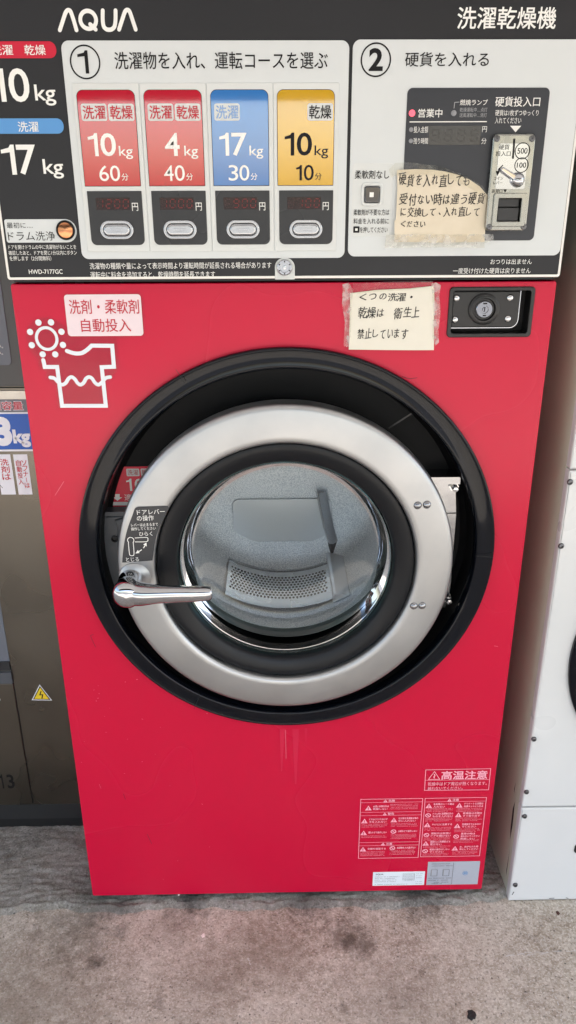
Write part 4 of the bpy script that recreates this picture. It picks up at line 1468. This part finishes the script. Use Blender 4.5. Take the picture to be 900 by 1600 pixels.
# load sticker
mb = MB()
y_ = YL - .0008
zz = [U(20, v, YL).z for v in (623.8, 644, 646.5, 702, 705)]
xr = lxr - .002
def rect(x0, x1, z0, z1, m, y):
    mb.poly([(x0, z0), (x0, z1), (x1, z1), (x1, z0)], y, m)
rect(-.75, xr, zz[1] + .0002, zz[0], STGREY, y_)
rect(-.75, xr, zz[2], zz[1], STWHITE, y_)
rect(-.75, xr, zz[3], zz[2] - .0002, STBLUE, y_)
rect(-.75, xr, zz[4], zz[3] - .0002, STWHITE, y_)
mb.ptext("洗濯容量", -32, 36, 627, 641, y_ - .0004, STWHITE, .05)
mb.ptext("洗濯容量", -31.4, 35.4, 627.6, 640.4, y_ - .0008, INKR, .012)
mb.ptext("3", -9, 18, 651, 697, y_ - .0004, STWHITE, .06)
mb.ptext("kg", 20.5, 47.5, 671, 699, y_ - .0004, STWHITE, .045)
mb.build("load_sticker", S, flat=True)
for name, q, cols in (("detergent_sticker", ((-8, 710), (16, 710), (25, 772.6), (3, 772.6)), (("洗剤は", 2, 15, 717, 751), ("へ", -3, 4, 757, 763))),
                      ("softener_sticker", ((20.5, 710), (42.4, 710), (51, 772.6), (29, 772.6)), (("ソフナーは", 36.3, 44.0, 719, 763), ("自動投入", 27, 34.8, 719, 758)))):
    mb = MB()
    a, b = [XZ(*p_, y_) for p_ in q[:2]], [XZ(*p_, y_) for p_ in q[2:]]
    x0, x1 = (a[0][0] + b[1][0]) / 2, (a[1][0] + b[0][0]) / 2
    z1, z0 = a[0][1], b[0][1]
    rect(x0, x1, z0, z1, STWHITE, y_)
    for body, l, r, t, bt in cols:
        n = len(body)
        Rw = RC(y_ - .0004, l, r, t, bt)
        for i, ch in enumerate(body):
            zc1 = Rw[3] - (Rw[3] - Rw[2]) * i / n
            zc0 = Rw[3] - (Rw[3] - Rw[2]) * (i + .9) / n
            if ch == "ー":
                xm = (Rw[0] + Rw[1]) / 2
                mb.ribbon([(xm, zc1 - .001), (xm, zc0)], .001, y_ - .0004, INKR, caps=False)
            elif ch == "へ":
                mb.text(ch, Rw, y_ - .0004, INKK, 0)
            else:
                mb.text(ch, (Rw[0], Rw[1], zc0, zc1), y_ - .0004, INKR, .01)
    mb.build(name, S, flat=True)
mb = MB()
c = [XZ(*p_, y_) for p_ in ((63, 1069.5), (49.5, 1094), (81.5, 1094.5))]
cx, cz = (c[0][0] + c[1][0] + c[2][0]) / 3, (c[0][1] + c[1][1] + c[2][1]) / 3
def scl(k):
    return [(cx + (p_[0] - cx) * k, cz + (p_[1] - cz) * k) for p_ in c]
c[0] = ((c[1][0] + c[2][0]) / 2, c[0][1])
mb.poly(scl(1.0), y_, STWHITE)
mb.poly(scl(.86), y_ - .0002, INKK)
mb.poly(scl(.72), y_ - .0004, YELW)
h_ = (c[0][1] - c[1][1])
mb.ribbon([(cx + .001, cz + h_ * .28), (cx - .003, cz + h_ * .02), (cx + .003, cz + h_ * .03), (cx, cz - h_ * .22)], .0022, y_ - .0006, INKK, caps=False)
mb.build("voltage_sticker", S, flat=True)
# door edge and service hatch
mb = MB()
mb.box(-1.2, dx1 - .001, YL + .002, YL + .004, dz0 + .02, dz1 - .011, DGREY)
mb.box(-1.2, dx1 - .001, YL - .001, YL + .003, dz0 + .001, dz0 + .022, BLACKP)
mb.build("door_frame", S)
mb = MB()
mb.plate([rr(-1.2, hx - .002, zk1 + .004, hz, .003)], YL - .0035, .004, .001, DSTEEL, 2)
mb.box(-1.2, U(20, 1058, YL).x, YL - .006, YL - .0005, hz + .002, dz0 - .001, LATCHG)
hh = mb.build("service_hatch", S)
mb = MB()
y_ = YL - .0040
digit_one(mb, RC(y_, -.5, 5, 1210, 1232), y_, INKK)
mb.ptext("3", 11, 22, 1210, 1232, y_, INKK, .02)
mb.ribbon(circ(*XZ(-1.5, 1093, y_), .0025, 20), .0012, y_, INKW, closed=True)
mb.ribbon([(hx - .0015, zk1 + .004), (hx - .0015, hz)], .0022, YL - .0008, RUBBER, caps=False)
mb.build("hatch_number", hh, flat=True)
mb = MB()
mb.box(-1.27, lxr - .004, YL + .004, YL + .02, zk0, zk1 - .001, KICKBLK)
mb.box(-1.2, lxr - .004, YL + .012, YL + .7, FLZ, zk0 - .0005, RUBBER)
mb.build("kick_plate", S)

# ------------------------------------------------------------------ white machine on the right
YR = -.014
wx = U(795, 1402, YR).x
wz = FLZ + .001
D_ = thing("clothes_dryer", "white enamel machine at the right edge with bolted front sheets", "laundry machine", (wx + .4, YR + .4, FLZ))
zs1_ = U(850, 1262, YR).z
zs2 = U(892, 735, YR).z
rcx = U(893, 1030, YR - .01).x + .262
rcz = U(893, 1030, YR).z
mb = MB()
mb.plate([rr(wx, 1.3, zs2 + .0015, 1.88, .002)], YR, .02, .003, MWHITE, 3)
mb.build("upper_front", D_)
mb = MB()
mb.plate([rr(wx, 1.3, zs1_ + .0012, zs2 - .001, .002)], YR, .02, .003, MWHITE, 3)
mb.build("middle_front", D_)
mb = MB()
mb.plate([rr(wx, 1.3, wz, zs1_ - .0012, .002)], YR, .02, .003, MWHITE, 3)
for pts in ([(800, 1398), (803, 1393)], [(858, 1403.5), (866, 1403)], [(884, 1402.5), (888, 1403.5)]):
    mb.ribbon([XZ(a, b, YR) for a, b in pts], .0016, YR - .0005, RUBBER, caps=False)
mb.build("lower_front", D_)
mb = MB()
mb.box(wx + .001, 1.299, YR + .0203, YR + .85, wz, 1.878, MSIDE)
mb.build("body", D_)
mb = MB()
CHIP = mat("chipped_black", (34, 32, 30), .7)
def side(py, y):
    "point on the left side wall at depth y, height as seen at photo row py near the front edge"
    return (y, U(800, py, YR).z)
sx = wx + .0005
for poly_ in ([(.020, 1275), (.026, 1290), (.024, 1320), (.018, 1335), (.015, 1310)], [(.030, 1250), (.033, 1262), (.029, 1268)], [(.012, 1345), (.015, 1380), (.011, 1388)]):
    v = [(sx, YR + .02 + a_, U(800, py, YR).z) for a_, py in poly_]
    mb.add(v, [tuple(range(len(v)))], CHIP)
mb.build("paint_chip", D_, flat=True)
for px, py in ((890.5, 753), (876.5, 853), (834, 1154.5), (822.5, 1237), (819.5, 1275), (805, 1382)):
    mb = MB()
    p = XZ(px, py, YR)
    mb.lathe([(.0052, YR), (.0052, YR - .0012), (.0042, YR - .003), (.0024, YR - .0036), (.0020, YR - .0015), (1e-6, YR - .0015)], p[0], p[1], BOLT, 24)
    mb.build("bolt", D_)
mb = MB()
mb.lathe([(.262, YR), (.262, YR - .006), (.255, YR - .012), (.215, YR - .030), (.205, YR - .030), (.20, YR - .012), (1e-5, YR - .010)], rcx, rcz, RINGB, 96)
mb.build("door", D_)
mb = MB()
p = XZ(897.5, 1325, YR)
mb.plate([rr(p[0], p[0] + .12, p[1] - .012, p[1] + .010, .006)], YR - .003, .0035, .001, RUBBER, 2)
mb.build("hatch_grip", D_)

# ------------------------------------------------------------------ litter on the floor
def scrap(name, px, py, sx_, sy_, m, label, cat, h=.002, seed=1):
    rnd = random.Random(seed)
    c_ = G(px, py, FLZ)
    mb = MB()
    n = 14
    top = []
    for i in range(n):
        a = 2 * math.pi * i / n
        k = rnd.uniform(.65, 1.1)
        top.append((c_.x + sx_ * k * math.cos(a), c_.y + sy_ * k * math.sin(a)))
    v = [(x, y, FLZ + .0006) for x, y in top] + [(c_.x + (x - c_.x) * .8, c_.y + (y - c_.y) * .8, FLZ + h * rnd.uniform(.7, 1.2)) for x, y in top] + [(c_.x, c_.y, FLZ + h * .9)]
    f = [(i, (i + 1) % n, n + (i + 1) % n, n + i) for i in range(n)] + [(n + i, n + (i + 1) % n, 2 * n) for i in range(n)]
    mb.add(v, f, m)
    tag(mb.build(name, ang=40), label, cat)
scrap("paper_scrap", 317.5, 1462, .0048, .0055, mat("scrap_white", (236, 222, 218), .7), "tiny round white scrap on concrete in front of the red machine", "litter", .0015, 3)
scrap("dead_leaf", 737, 1587, .0095, .010, mat("leaf_black", (34, 30, 30), .8, bump=(300, .6, .003)), "small black crumpled leaf on the floor at the bottom right", "litter", .005, 5)
scrap("dead_leaf", 871.5, 1427, .004, .006, mat("leaf_brown", (74, 46, 40), .8), "small brown leaf scrap on the floor before the white machine", "litter", .003, 8)
scrap("paper_scrap", 279.5, 1401.5, .0022, .003, mat("scrap_white", (236, 222, 218), .7), "tiny white chip right under the red front's bottom edge", "litter", .012, 2)
